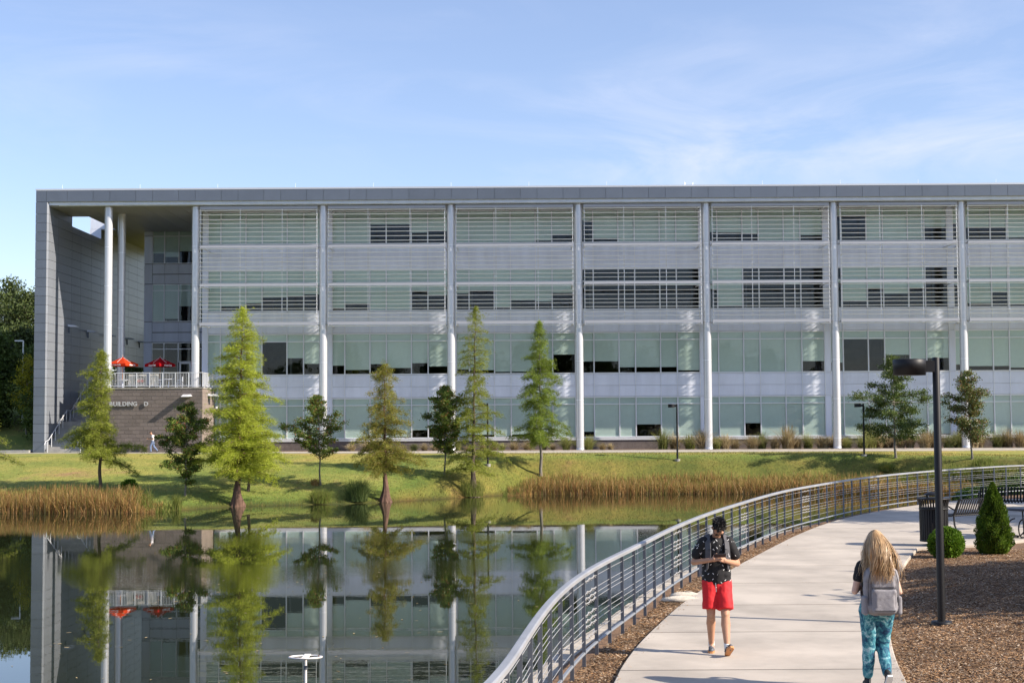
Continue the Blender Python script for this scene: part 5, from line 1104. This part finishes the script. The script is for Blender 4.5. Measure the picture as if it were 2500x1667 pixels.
for i in range(6): mb.box(ec[0]-.24+i*.09, ec[0]-.19+i*.09, ec[1]-.004, ec[1]-.002, ec[2]-.17, ec[2]+.02+.02*(i % 2))
mb.build('emblem_stripes', mat('print_red', (.45, .05, .05), .8), bn_)
# ------------------------------------------------------------------ people
def body_obj(name, mb, m, parent, vox, smooth=6, fac=.5, disp=0, dscale=.12):
    me = mb.mesh(name, m, WL[parent.name]) if False else mb.mesh(name, m); o = link(bpy.data.objects.new(name, me), parent, WL[parent.name])
    r = o.modifiers.new('r', 'REMESH'); r.mode = 'VOXEL'; r.voxel_size = vox; r.use_smooth_shade = True
    s = o.modifiers.new('s', 'SMOOTH'); s.iterations = smooth; s.factor = fac
    if disp:
        tx = bpy.data.textures.new('fold', 'CLOUDS'); tx.noise_scale = dscale; d = o.modifiers.new('d', 'DISPLACE'); d.texture = tx; d.strength = disp; d.mid_level = .5
    return o
def skin_mat(name, c): return mat(name, c, .5, var=.06, vscale=8, spec=.4)
SK1 = skin_mat('skin_tan', (.50, .27, .17)); SK2 = skin_mat('skin_fair', (.66, .42, .32))
def hand(mb, w, d, side, palm_up, curl=.9):
    """w wrist point, d forearm direction, side: thumb direction; fingers curl toward palm normal"""
    w = np.array(w, float); d = unit(np.array(d, float)); th = unit(np.array(side, float)-d*np.dot(side, d)); pn = np.cross(d, th)*palm_up
    mb.cap(w, .026, w+d*.03, .030); 
    for k, o_ in enumerate((-.026, -.009, .009, .026)): mb.cap(w+d*.02+th*o_*.8, .014, w+d*.085+th*o_, .0125)
    for k, (o_, L_) in enumerate(((-.028, .060), (-.010, .070), (.010, .075), (.028, .068))):
        p0 = w+d*.088+th*o_; a1, a2, a3 = curl*.5, curl*1.2, curl*1.8
        p1 = p0+(d*math.cos(a1)+pn*math.sin(a1))*L_*.45; p2 = p1+(d*math.cos(a2)+pn*math.sin(a2))*L_*.32; p3 = p2+(d*math.cos(a3)+pn*math.sin(a3))*L_*.25
        mb.cap(p0, .0095, p1, .009, 8, 3); mb.cap(p1, .009, p2, .0082, 8, 3); mb.cap(p2, .0082, p3, .0072, 8, 3)
    t0 = w+d*.03+th*.028; t1 = t0+(d*.6+th*.8+pn*.25)*.035; t2 = t1+(d*.85+th*.15+pn*.5)*.030; mb.cap(t0, .013, t1, .0105, 8, 3); mb.cap(t1, .0105, t2, .0085, 8, 3)
def head(mb, c, tilt, yaw=0, s=1.0):
    """c: head centre; faces -y locally then rotated; returns transform"""
    M_ = Matrix.Translation(Vector(c)) @ Matrix.Rotation(yaw, 4, 'Z') @ Matrix.Rotation(tilt, 4, 'X')
    h = MB(); h.ball((0, .012, .03), (.074*s, .092*s, .092*s), 20, 14); h.ball((0, -.022, -.04), (.060*s, .072*s, .075*s), 18, 12); h.cap((0, -.066, -.088), .020, (0, -.050, -.08), .030); h.cap((-.03, -.05, -.075), .022, (.03, -.05, -.075), .022)
    h.cap((0, -.088, .012), .009, (0, -.106, -.022), .013); h.cap((-.010, -.094, -.026), .008, (.010, -.094, -.026), .008)   # nose
    for sx in (-1, 1):
        h.ball((sx*.076, .010, -.005), (.010, .018, .030), 8, 6); h.cap((sx*.05, -.072, .028), .012, (sx*.018, -.084, .030), .012); h.ball((sx*.04, -.062, -.025), (.022, .018, .02), 8, 6)
    h.cap((-.016, -.089, -.052), .006, (.016, -.089, -.052), .006); h.cap((-.013, -.087, -.062), .007, (.013, -.087, -.062), .007)
    h.v = [tuple(M_ @ Vector(p)) for p in h.v]; mb.add(h.v, h.f, True); return M_
# -- man in the black patterned shirt, facing the camera, root at his feet
mx_, my_ = gz(1752, 1592, 2.4); man = thing('person', 'man in black patterned tee and red shorts walking and looking down at his phone', 'person', (mx_, my_, 2.40)); man.rotation_euler = (0, 0, 0)
def loc(mb): return mb
B = MB()
HM = head(B, (.015, -.10, 1.59), math.radians(62), math.radians(5))
B.cap((.0, .02, 1.44), .058, (.01, -.045, 1.56), .052)
B.cap((-.14, .01, 1.39), .045, (.14, .01, 1.39), .045); B.cap((0, .01, 1.34), .095, (0, .01, 1.0), .09)
arms = {-1: [(-.185, .0, 1.405), (-.285, .045, 1.145), (-.085, -.225, 1.20)], 1: [(.185, .0, 1.405), (.275, .045, 1.125), (.09, -.225, 1.185)]}
for sx, (a, e_, w_) in arms.items():
    B.cap(np.array(a)*.93+np.array(e_)*.07, .046, e_, .040); B.cap(e_, .041, w_, .026); d = np.array(w_)-np.array(e_); hand(B, w_, np.array([-sx*.75, -.5, .35]), (0, .15, 1), sx*1, .85)
B.cap((0, .01, 1.02), .09, (0, .01, .93), .09)
legs = {-1: [(-.09, 0, .92), (-.085, -.06, .50), (-.065, .10, .09)], 1: [(.09, 0, .92), (.085, -.15, .50), (.085, -.27, .10)]}
for sx, (h_, k_, a_) in legs.items():
    B.cap(np.array(h_)+np.array([0, 0, -.1]), .075, k_, .056); k2_ = np.array(k_); a2_ = np.array(a_); B.cap(k_, .052, k2_+(a2_-k2_)*.32+np.array([0, .022, 0]), .061); B.cap(k2_+(a2_-k2_)*.32+np.array([0, .018, 0]), .058, a_, .034); B.cap(k2_+np.array([0, -.02, .0]), .038, k2_+np.array([0, -.015, -.05]), .034)
B.cap((-.065, .10, .09), .032, (-.065, .06, .05), .034); B.cap((.085, -.27, .10), .032, (.085, -.30, .07), .032)
body_obj('body', B, SK1, man, .0068, 5)
# shirt
M_tee = bpy.data.materials.new('patterned_tee'); M_tee.use_nodes = True; t = M_tee.node_tree; b = t.nodes['Principled BSDF']; ll = t.links.new; b.inputs['Roughness'].default_value = .85; tcn = N(t, 'ShaderNodeTexCoord'); prev = None
for k, (ra, sc_, off) in enumerate(((.7, (13, 13, 44), 0), (-.9, (13, 13, 44), 3.3))):
    mp = N(t, 'ShaderNodeMapping'); mp.inputs['Rotation'].default_value = (0, ra, 0); mp2 = N(t, 'ShaderNodeMapping'); mp2.inputs['Scale'].default_value = sc_; mp2.inputs['Location'].default_value = (off, 0, off)
    vo = N(t, 'ShaderNodeTexVoronoi', i_Scale=1.0); vo.inputs['Randomness'].default_value = .8; sxx = N(t, 'ShaderNodeVectorMath', operation='MULTIPLY'); sxx.inputs[1].default_value = (1, .0, 1)
    ll(tcn.outputs['Object'], sxx.inputs[0]); ll(sxx.outputs[0], mp.inputs[0]); ll(mp.outputs[0], mp2.inputs[0]); ll(mp2.outputs[0], vo.inputs['Vector']); lt = N(t, 'ShaderNodeMath', operation='LESS_THAN', i_1=.21); ll(vo.outputs['Distance'], lt.inputs[0])
    sc2 = N(t, 'ShaderNodeSeparateColor'); ll(vo.outputs['Color'], sc2.inputs[0]); l2 = N(t, 'ShaderNodeMath', operation='GREATER_THAN', i_1=.30); ll(sc2.outputs[0], l2.inputs[0]); mu = N(t, 'ShaderNodeMath', operation='MULTIPLY'); ll(lt.outputs[0], mu.inputs[0]); ll(l2.outputs[0], mu.inputs[1])
    if prev is None: prev = mu
    else: mxx = N(t, 'ShaderNodeMath', operation='MAXIMUM'); ll(prev.outputs[0], mxx.inputs[0]); ll(mu.outputs[0], mxx.inputs[1]); prev = mxx
mixc = N(t, 'ShaderNodeMixRGB'); mixc.inputs[1].default_value = (.010, .010, .012, 1); mixc.inputs[2].default_value = (.75, .75, .75, 1); ll(prev.outputs[0], mixc.inputs[0]); ll(mixc.outputs[0], b.inputs['Base Color'])
S = MB(); S.cap((-.13, .015, 1.425), .052, (.13, .015, 1.425), .052); S.cap((-.045, .02, 1.475), .035, (.045, .02, 1.475), .035)
for sx in (-1, 1):
    S.cap((sx*.07, .01, 1.36), .118, (sx*.065, .01, 1.02), .118); a, e_, _ = arms[sx]; a = np.array(a); e_ = np.array(e_); S.cap(a-np.array([sx*.03, 0, .0]), .080, a+(e_-a)*.60, .076); S.cap((sx*.075, .01, 1.02), .115, (sx*.08, .01, .88), .098)
S.cap((0, .0, 1.35), .13, (0, .0, 1.0), .14); S.cap((0, 0, 1.0), .13, (0, 0, .93), .13); S.cap((-.075, .0, .93), .115, (.075, .0, .93), .115); S.cap((-.07, .0, 1.0), .12, (.07, .0, 1.0), .12)
body_obj('shirt', S, M_tee, man, .011, 6, .6, .016, .10)
# white triangle print
tri = MB(); cx, cz, yy = .055, 1.215, -.150
tri.add([(cx-.045, yy+.0, cz-.04), (cx+.045, yy+.006, cz-.04), (cx, yy-.0, cz+.045), (cx-.045, yy+.02, cz-.04), (cx+.045, yy+.026, cz-.04), (cx, yy+.02, cz+.045)], [(0, 1, 2), (3, 5, 4), (0, 3, 4, 1), (1, 4, 5, 2), (2, 5, 3, 0)]); tri.v = [(a+.06, b_+.004, c+.05) for a, b_, c in tri.v]
lobj('triangle_print', tri.mesh('triangle_print', M_wh), man)
for ch, dx, dz in (('A', -.008, .022), ('Y', -.022, -.014), ('C', .008, -.014)):
    c = bpy.data.curves.new('print_letter', 'FONT'); c.body = ch; c.size = .034; c.extrude = .001; o = bpy.data.objects.new('tmp', c); c.materials.append(M_black); SC.collection.objects.link(o); bpy.context.view_layer.update(); me = bpy.data.meshes.new_from_object(o.evaluated_get(bpy.context.evaluated_depsgraph_get())); bpy.data.objects.remove(o)
    me.transform(Matrix.Translation((.115+dx-.003, -.1515, 1.262+dz-.018)) @ Matrix.Rotation(math.pi/2, 4, 'X')); lobj('print_letter', me, man)
# shorts
M_short = mat('red_shorts', (.62, .012, .018), .75); T_ = MB(); T_.cap((-.05, .0, .95), .115, (.05, .0, .95), .115); T_.cap((0, .01, .93), .13, (0, .01, .84), .12)
for sx in (-1, 1):
    h_, k_, _ = legs[sx]; h_ = np.array(h_); k_ = np.array(k_); T_.cap(h_+np.array([0, 0, -.02]), .108, h_+(k_-h_)*.50, .098); q = h_+(k_-h_)*.86; T_.tube([h_+(k_-h_)*.4, q+np.array([sx*.008, 0, 0])], [.10, .102], 18)
body_obj('shorts', T_, M_short, man, .010, 4, .5, .018, .11)
T_ = MB().tube([(-.035, -.142, .90), (-.033, -.155, .85), (-.030, -.158, .79)], .005, 5); lobj('drawstring', T_.mesh('drawstring', mat('grey_cord', (.25, .27, .3), .8)), man)
# hair of many short locks over a cap
M_hair = mat('black_hair', (.012, .010, .010), .45, spec=.5); hb_ = MB(); hb_.ball((0, .022, .055), (.079, .092, .078), 18, 12); hb_.v = [tuple(HM @ Vector(p)) for p in hb_.v]
rg = random.Random(3)
for i in range(260):
    a = rg.uniform(0, 6.283); el = rg.uniform(.05, 1.5); n_ = Vector((math.cos(a)*math.cos(el), math.sin(a)*math.cos(el), math.sin(el))); c = Vector((n_.x*.076, n_.y*.09+.022, n_.z*.076+.055)); tdir = (n_*.5+Vector((rg.uniform(-.6, .6), -.5+rg.uniform(-.5, .5), rg.uniform(-.1, .5)))).normalized()
    hb_.tube([tuple(HM @ c), tuple(HM @ (c+tdir*.018+n_*.008)), tuple(HM @ (c+tdir*.036+n_*.004))], [.007, .005, .001], 4, True, False)
lobj('hair', hb_.mesh('hair', M_hair), man)
g_ = MB()
for sx in (-1, 1): g_.ball((sx*.034, -.096, .012), (.026, .008, .019), 12, 8); g_.tube([(sx*.058, -.088, .018), (sx*.078, -.02, .012), (sx*.078, .02, .005)], .0035, 5)
g_.tube([(-.012, -.099, .016), (.012, -.099, .016)], .0035, 5); g_.v = [tuple(HM @ Vector(p)) for p in g_.v]; lobj('sunglasses', g_.mesh('sunglasses', M_black), man)
M_sock = mat('white_sock', (.7, .7, .7), .9); M_shoe = mat('grey_shoe', (.03, .035, .04), .7, col2=(.16, .17, .19), vscale=30); M_sole = mat('orange_sole', (.55, .25, .10), .7); M_solew = mat('white_sole', (.7, .7, .7), .6)
def shoe(parent, ankle, heading, pitch, sole_m, up_m, sock_m, scl=1.0, name='shoe'):
    """ankle centre at height .09 above the sole when flat; heading unit vector (x, y)"""
    fwd = Vector((heading[0], heading[1], 0)).normalized(); M_ = Matrix.Translation(Vector(ankle)) @ Matrix.Rotation(math.atan2(fwd.y, fwd.x), 4, 'Z') @ Matrix.Rotation(pitch, 4, 'Y')
    def T(mb): mb.v = [tuple(M_ @ (Vector(p)*scl)) for p in mb.v]; return mb
    u = MB(); u.cap((-.045, 0, -.045), .036, (.03, 0, -.05), .038); u.cap((.03, 0, -.05), .038, (.15, 0, -.062), .032); u.cap((.08, .008, -.06), .036, (.12, -.004, -.062), .036); u.cap((-.02, 0, -.01), .038, (.0, 0, .0), .036)
    o = body_obj(name, T(u), up_m, parent, .008, 4)
    so_ = MB(); pl = [(-.085, .028), (-.085, -.028), (-.04, -.036), (.03, -.034), (.10, -.046), (.155, -.038), (.185, -.012), (.182, .018), (.15, .040), (.08, .042), (.0, .034), (-.05, .036)]; k = len(pl); so_.add([(a, b_, -.095) for a, b_ in pl]+[(a*1.0, b_, -.068) for a, b_ in pl], [tuple(range(k))[::-1], tuple(range(k, 2*k))]+[(i, (i+1) % k, k+(i+1) % k, k+i) for i in range(k)])
    lobj('sole', T(so_).mesh('sole', sole_m), parent)
    sk = MB().cap((-.005, 0, -.01), .040, (-.008, 0, .05), .037); lobj('sock', T(sk).mesh('sock', sock_m), parent)
    la = MB()
    for i in range(4): la.tube([(.02+i*.022, -.02, .0-i*.012), (.025+i*.022, .02, .0-i*.012)], .004, 4)
    lobj('laces', T(la).mesh('laces', M_wh), parent)
shoe(man, (-.065, .10, .095), (-.15, -1), 0, M_sole, M_shoe, M_sock)
shoe(man, (.085, -.275, .118), (.12, -1), math.radians(-32), M_sole, M_shoe, M_sock)
# phone and backpack of the man: things of their own
ph = thing('phone', 'black phone held in both hands by the man in red shorts', 'phone', (mx_-.002, my_-.315, 3.655))
mb = MB().box(-.075, .075, -.006, .006, -.036, .036); M_ = Matrix.Translation((mx_+.0, my_-.325, 3.665)) @ Matrix.Rotation(math.radians(50), 4, 'X'); mb.v = [tuple(M_ @ Vector(p)) for p in mb.v]; mb.build('phone_body', M_black, ph)
M_pack = mat('grey_pack', (.27, .26, .28), .85, var=.1, vscale=25, bump=.3, bscale=200); M_packd = mat('pack_trim', (.05, .05, .055), .8)
bp_ = thing('backpack', 'grey backpack worn by the man in the black tee, straps over his shoulders', 'backpack', (mx_, my_+.2, 3.6))
def W(mb, ox, oy, oz=2.40): mb.v = [(p[0]+ox, p[1]+oy, p[2]+oz) for p in mb.v]; return mb
for sx in (-1, 1):
    pts = [(sx*.10, .15, 1.40), (sx*.11, .08, 1.495), (sx*.115, .0, 1.495), (sx*.12, -.085, 1.42), (sx*.122, -.138, 1.32), (sx*.125, -.142, 1.20), (sx*.135, -.11, 1.08), (sx*.16, .02, .98), (sx*.14, .14, .96)]
    mb = MB()
    for p, q in zip(pts[:-1], pts[1:]):
        mid = (np.array(p)+np.array(q))/2; mb.obox(p, q, .072 if mid[2] > 1.15 else .026, .014, up=(mid[0]*.6, mid[1]-.0, (mid[2]-1.33)*1.2 if mid[2] > 1.35 else 0.01))
    W(mb, mx_, my_).build('strap', mat('strap_grey', (.085, .085, .095), .85), bp_)
pk = MB(); pk.cap((-.10, .21, 1.30), .09, (.10, .21, 1.30), .09); pk.cap((-.11, .21, 1.0), .09, (.11, .21, 1.0), .09); pk.cap((-.11, .21, 1.0), .09, (-.10, .21, 1.3), .09); pk.cap((.11, .21, 1.0), .09, (.10, .21, 1.3), .09); pk.cap((0, .2, 1.02), .1, (0, .2, 1.3), .1)
W(pk, mx_, my_); o = pk.build('pack', M_pack, bp_); r = o.modifiers.new('r', 'REMESH'); r.mode = 'VOXEL'; r.voxel_size = .012; r.use_smooth_shade = True
W(MB().tube([(.175, .10, 1.0), (.185, .08, .90), (.19, .09, .78)], .008, 5), mx_, my_).build('loose_strap', M_packd, bp_)
# -- woman seen from behind, walking away (faces +y)
wx_, wy_ = gz(2144, 1681, 2.4); wom = thing('person', 'woman with long blond hair in teal patterned trousers walking away', 'person', (wx_, wy_, 2.40))
B = MB(); HW = head(B, (0, .02, 1.60), math.radians(22), math.pi)
B.cap((0, -.01, 1.40), .05, (0, .015, 1.52), .048); B.cap((-.12, 0, 1.36), .055, (.12, 0, 1.36), .055); B.cap((0, 0, 1.32), .11, (0, 0, 1.0), .10)
armw = {-1: [(-.165, 0, 1.355), (-.245, -.03, 1.075), (-.10, .20, 1.13)], 1: [(.165, 0, 1.355), (.245, -.03, 1.065), (.10, .20, 1.12)]}
for sx, (a, e_, w_) in armw.items(): B.cap(a, .048, e_, .036); B.cap(e_, .037, w_, .024); hand(B, w_, np.array([-sx*.7, .5, .3]), (0, -.1, 1), -sx, .9)
B.cap((0, 0, 1.0), .12, (0, 0, .92), .13)
legw = {-1: [(-.09, 0, .90), (-.085, .03, .48), (-.10, .06, .09)], 1: [(.09, 0, .90), (.075, .06, .47), (.065, -.16, .16)]}
for sx, (h_, k_, a_) in legw.items(): B.cap(h_, .09, k_, .055); B.cap(k_, .052, a_, .033)
body_obj('body', B, SK2, wom, .0075, 5)
S = MB(); S.cap((-.115, 0, 1.375), .052, (.115, 0, 1.375), .052)
for sx in (-1, 1):
    S.cap((sx*.05, 0, 1.30), .115, (sx*.045, 0, 1.0), .11); a, e_, _ = armw[sx]; a = np.array(a); e_ = np.array(e_); S.cap(a, .058, a+(e_-a)*.48, .060)
S.cap((0, 0, 1.05), .135, (0, 0, .93), .15)
body_obj('shirt', S, mat('black_tee', (.015, .015, .018), .9), wom, .011, 6, .6, .014, .10)
M_pant = bpy.data.materials.new('teal_patterned_trousers'); M_pant.use_nodes = True; t = M_pant.node_tree; b = t.nodes['Principled BSDF']; b.inputs['Roughness'].default_value = .8; ll = t.links.new
tcn = N(t, 'ShaderNodeTexCoord'); nn = N(t, 'ShaderNodeTexNoise', i_Scale=10.0, i_Detail=6.0, i_Roughness=.7, i_Distortion=1.2); ll(tcn.outputs['Object'], nn.inputs[0]); rr_ = ramp_node(t, [(.36, (.008, .03, .085)), (.44, (.015, .09, .17)), (.50, (.03, .19, .25)), (.56, (.10, .33, .38)), (.62, (.42, .60, .66)), (.70, (.05, .16, .26))]); ll(nn.outputs[0], rr_.inputs[0]); ll(rr_.outputs[0], b.inputs['Base Color'])
T_ = MB(); T_.cap((-.055, -.01, .93), .125, (.055, -.01, .93), .125); T_.cap((-.08, -.035, .87), .115, (.08, -.035, .87), .115)
for sx in (-1, 1):
    h_, k_, a_ = [np.array(q) for q in legw[sx]]; T_.cap(h_+np.array([0, -.01, -.03]), .112, k_, .074); T_.cap(k_, .074, k_+(a_-k_)*.55, .066); T_.cap(k_+(a_-k_)*.5, .066, k_+(a_-k_)*.84, .056)
body_obj('trousers', T_, M_pant, wom, .011, 6, .6, .016, .09)
shoe(wom, (-.10, .06, .095), (0.05, 1), 0, M_solew, mat('black_shoe', (.02, .02, .022), .7), mat('black_sock', (.015, .015, .015), .9), .95)
shoe(wom, (.065, -.165, .185), (0, 1), math.radians(48), M_solew, MATS['black_shoe'], MATS['black_sock'], .95)
# long hair: strands hanging over the back and the pack
M_blond = mat('blond_hair', (.5, .3, .13), .38, island=[(.34, .20, .085), (.52, .335, .165), (.22, .12, .05), (.66, .47, .27), (.40, .24, .10)], spec=.6)
hb_ = MB(); hc = np.array([0, -.005, 1.655]); rg = np.random.default_rng(8); hb_.ball(tuple(hc), (.083, .10, .09), 18, 12); lobj('scalp', hb_.mesh('scalp', mat('blond_root', (.30, .17, .07), .5)), wom)
st_ = []
for i in range(3600):
    az = rg.uniform(-math.pi*1.02, .02) if rg.random() < .86 else rg.uniform(0, math.pi); el = rg.uniform(-.1, 1.52); n_ = np.array([math.cos(az)*math.cos(el), math.sin(az)*math.cos(el), math.sin(el)])
    p = hc+n_*np.array([.088, .104, .094]); lenz = rg.uniform(1.17, 1.32)+(.0 if abs(n_[0]) > .5 else .02); xe = n_[0]*rg.uniform(.10, .215)+rg.normal()*.035+.035; ye = -.12-rg.uniform(.0, .10)-(.10 if abs(xe) < .12 else 0); ph_ = rg.uniform(0, 6.28); wv = rg.uniform(.008, .026); pts = []; zs = p[2]
    if n_[1] > .2: ye = rg.uniform(-.06, .06); xe = math.copysign(rg.uniform(.1, .18), n_[0]+1e-3)
    for s in np.linspace(0, 1, 11):
        sp = min(1, s*1.4); q = np.array([p[0]+(xe-p[0])*s**.8*1.0, p[1]+(ye-p[1])*(1-(1-s)**2), zs+(lenz-zs)*s]); 
        q[0] += n_[0]*.05*math.sin(s*math.pi)*(1-s); q[1] += n_[1]*.03*math.sin(s*math.pi)*(1-s)
        q += np.array([math.sin(ph_+s*9), math.cos(ph_+s*8)*.7, 0])*wv*s*1.4; pts.append(q)
    wdt = rg.uniform(.0018, .0045); sd = np.array([math.cos(az+1.57), math.sin(az+1.57), 0])*wdt; P0 = []
    for k, q in enumerate(pts): w_ = (1-.75*(k/10)**2); P0.append((q-sd*w_, q+sd*w_))
    st_.append(P0)
hv = MB()
for P0 in st_: hv.add([x for ab in P0 for x in ab], [(2*i, 2*i+1, 2*i+3, 2*i+2) for i in range(10)], True)
o = lobj('hair', hv.mesh('hair', M_blond), wom)
# her backpack
bp2 = thing('backpack', 'large grey backpack on the back of the woman with blond hair', 'backpack', (wx_, wy_-.2, 3.3))
def rbox(mb, x0, x1, y0, y1, z0, z1, r):
    for a in (x0+r, x1-r):
        for c in (z0+r, z1-r): mb.cap((a, y0+r, c), r, (a, y1-r, c), r, 12, 4)
    for a in (x0+r, x1-r): mb.box(a-r*.98, a+r*.98, y0+r*.5, y1-r*.5, z0+r, z1-r)
    mb.box(x0+r, x1-r, y0+.004, y1-.004, z0+r*.6, z1-r*.6); mb.box(x0+r, x1-r, y0+r*.5, y1-r*.5, z0+.004, z1-.004); mb.box(x0+.004, x1-.004, y0+r*.5, y1-r*.5, z0+r, z1-r); return mb
def soft(mb, name, m, parent, vox=.010, it=8, disp=.01):
    W(mb, wx_, wy_); o = mb.build(name, m, parent); r = o.modifiers.new('r', 'REMESH'); r.mode = 'VOXEL'; r.voxel_size = vox; r.use_smooth_shade = True; s = o.modifiers.new('s', 'SMOOTH'); s.iterations = it; s.factor = .6
    tx = bpy.data.textures.new('fold', 'CLOUDS'); tx.noise_scale = .09; d = o.modifiers.new('d', 'DISPLACE'); d.texture = tx; d.strength = disp; return o
soft(rbox(MB(), -.185, .195, -.30, -.08, .83, 1.37, .10), 'pack', M_pack, bp2, .011, 10, .016)
soft(rbox(MB(), -.125, .150, -.335, -.25, .86, 1.14, .04), 'front_pocket', M_pack, bp2, .010, 6, .012)
soft(rbox(MB(), -.115, .14, -.315, -.25, 1.13, 1.29, .03), 'top_pocket', M_pack, bp2, .010, 6, .008)
for sx in (-1, 1): soft(rbox(MB(), sx*.185+.005-.03, sx*.185+.005+.03, -.27, -.13, .84, 1.05, .025), 'side_pocket', M_pack, bp2, .010, 5, .006)
zm = M_packd
W(MB().tube([(-.155, -.285, .95), (-.158, -.290, 1.2), (-.13, -.292, 1.32), (0, -.292, 1.345), (.14, -.292, 1.32), (.168, -.290, 1.2), (.165, -.285, .95)], .0045, 5), wx_, wy_).build('zip', zm, bp2)
W(MB().tube([(-.10, -.318, 1.135), (.13, -.318, 1.135)], .004, 5), wx_, wy_).build('zip', zm, bp2); W(MB().tube([(-.10, -.335, .90), (.13, -.335, .90)], .0035, 5), wx_, wy_).build('seam', zm, bp2)
W(MB().tube([(-.03, -.15, 1.35), (-.02, -.16, 1.40), (.03, -.16, 1.40), (.04, -.15, 1.35)], .010, 6), wx_, wy_).build('grab_handle', zm, bp2)
for sx in (-1, 1):
    pts = [(sx*.09, -.11, 1.34), (sx*.10, -.03, 1.435), (sx*.105, .06, 1.40), (sx*.11, .13, 1.28), (sx*.13, .10, 1.05), (sx*.15, -.05, .92), (sx*.14, -.12, .90)]; mb = MB()
    for p, q in zip(pts[:-1], pts[1:]): mb.obox(p, q, .05, .012, up=(0, 1, .3))
    W(mb, wx_, wy_).build('strap', M_pack, bp2)
W(MB().obox((.215, -.10, .96), (.225, -.11, .78), .022, .006, up=(0, 1, 0)), wx_, wy_).build('loose_strap', zm, bp2)
# -- far walking man, faces -x
fx_, fyy = -25.9-3.85, 114.3; fx_ = gy(373, 1080, 114.3)[0]; gzf = 2.9
fm = thing('person', 'far man in white shirt and blue jeans walking left past the block wall, head bent', 'person', (fx_, fyy, gzf)); 
B = MB(); HF = head(B, (-.17, 0, 1.56), math.radians(38), -math.pi/2); B.cap((-.02, 0, 1.36), .055, (-.12, 0, 1.48), .05); B.cap((-.0, -.15, 1.34), .055, (0, .15, 1.34), .055); B.cap((0, 0, 1.3), .11, (.03, 0, .95), .11)
for sy, w_ in ((-1, (-.30, -.12, 1.08)), (1, (-.30, .06, 1.10))):
    a, e_ = (-.0, sy*.19, 1.34), (.10, sy*.24, 1.08); B.cap(a, .05, e_, .038); B.cap(e_, .038, w_, .025); hand(B, w_, (-1, -sy*.2, .1), (0, -sy*.3, 1), sy, .8)
LG = {-1: [(.02, -.09, .9), (-.16, -.09, .50), (-.12, -.09, .09)], 1: [(.02, .09, .9), (.06, .09, .48), (.36, .09, .15)]}
for sy, (h_, k_, a_) in LG.items(): B.cap(h_, .08, k_, .05); B.cap(k_, .05, a_, .033)
body_obj('body', B, SK1, fm, .012, 3)
S = MB(); S.cap((0, -.13, 1.36), .062, (0, .13, 1.36), .062); S.cap((0, -.06, 1.3), .125, (.03, -.05, .95), .12); S.cap((0, .06, 1.3), .125, (.03, .05, .95), .12)
for sy in (-1, 1): S.cap((0, sy*.19, 1.34), .066, (.05, sy*.215, 1.2), .066)
body_obj('shirt', S, mat('white_shirt', (.72, .70, .74), .85), fm, .015, 4, .5, .02)
T_ = MB(); T_.cap((.03, -.04, .92), .115, (.03, .04, .92), .115)
for sy, (h_, k_, a_) in LG.items(): k_ = np.array(k_); a_ = np.array(a_); T_.cap(h_, .10, k_, .075); T_.cap(k_, .073, k_+(a_-k_)*.9, .06)
body_obj('jeans', T_, mat('blue_jeans', (.16, .22, .36), .85), fm, .015, 4, .5, .02)
shoe(fm, (-.12, -.09, .095), (-1, 0), 0, M_black, M_shoe, M_sock); shoe(fm, (.36, .09, .16), (-1, 0), math.radians(35), M_black, M_shoe, M_sock)
hb_ = MB(); hb_.ball((0, .025, .05), (.082, .092, .08), 14, 9); hb_.v = [tuple(HF @ Vector(p)) for p in hb_.v]; lobj('hair', hb_.mesh('hair', mat('brown_hair', (.07, .035, .02), .6)), fm)
bp3 = thing('backpack', 'black backpack on the far man in the white shirt', 'backpack', (fx_+.2, fyy, gzf+1.1)); mb = MB(); mb.cap((.20, -.08, 1.25), .08, (.20, .08, 1.25), .08); mb.cap((.23, -.08, 1.02), .09, (.23, .08, 1.02), .09); mb.cap((.20, 0, 1.25), .1, (.23, 0, 1.02), .1)
mb.v = [(p[0]+fx_, p[1]+fyy, p[2]+gzf) for p in mb.v]; o = mb.build('pack', M_black, bp3); r = o.modifiers.new('r', 'REMESH'); r.mode = 'VOXEL'; r.voxel_size = .02; r.use_smooth_shade = True
mb = MB()
for sy in (-1, 1): mb.tube([(fx_+.1, fyy+sy*.12, gzf+1.38), (fx_-.06, fyy+sy*.13, gzf+1.40), (fx_-.12, fyy+sy*.13, gzf+1.2), (fx_+.02, fyy+sy*.15, gzf+.98)], .018, 5)
mb.build('straps', M_black, bp3)
ph2 = thing('phone', 'dark phone held in front of the far man in the white shirt', 'phone', (fx_-.40, fyy, gzf+1.1)); MB().box(fx_-.47, fx_-.33, fyy-.04, fyy+.04, gzf+1.10, gzf+1.115).build('phone_body', M_black, ph2)
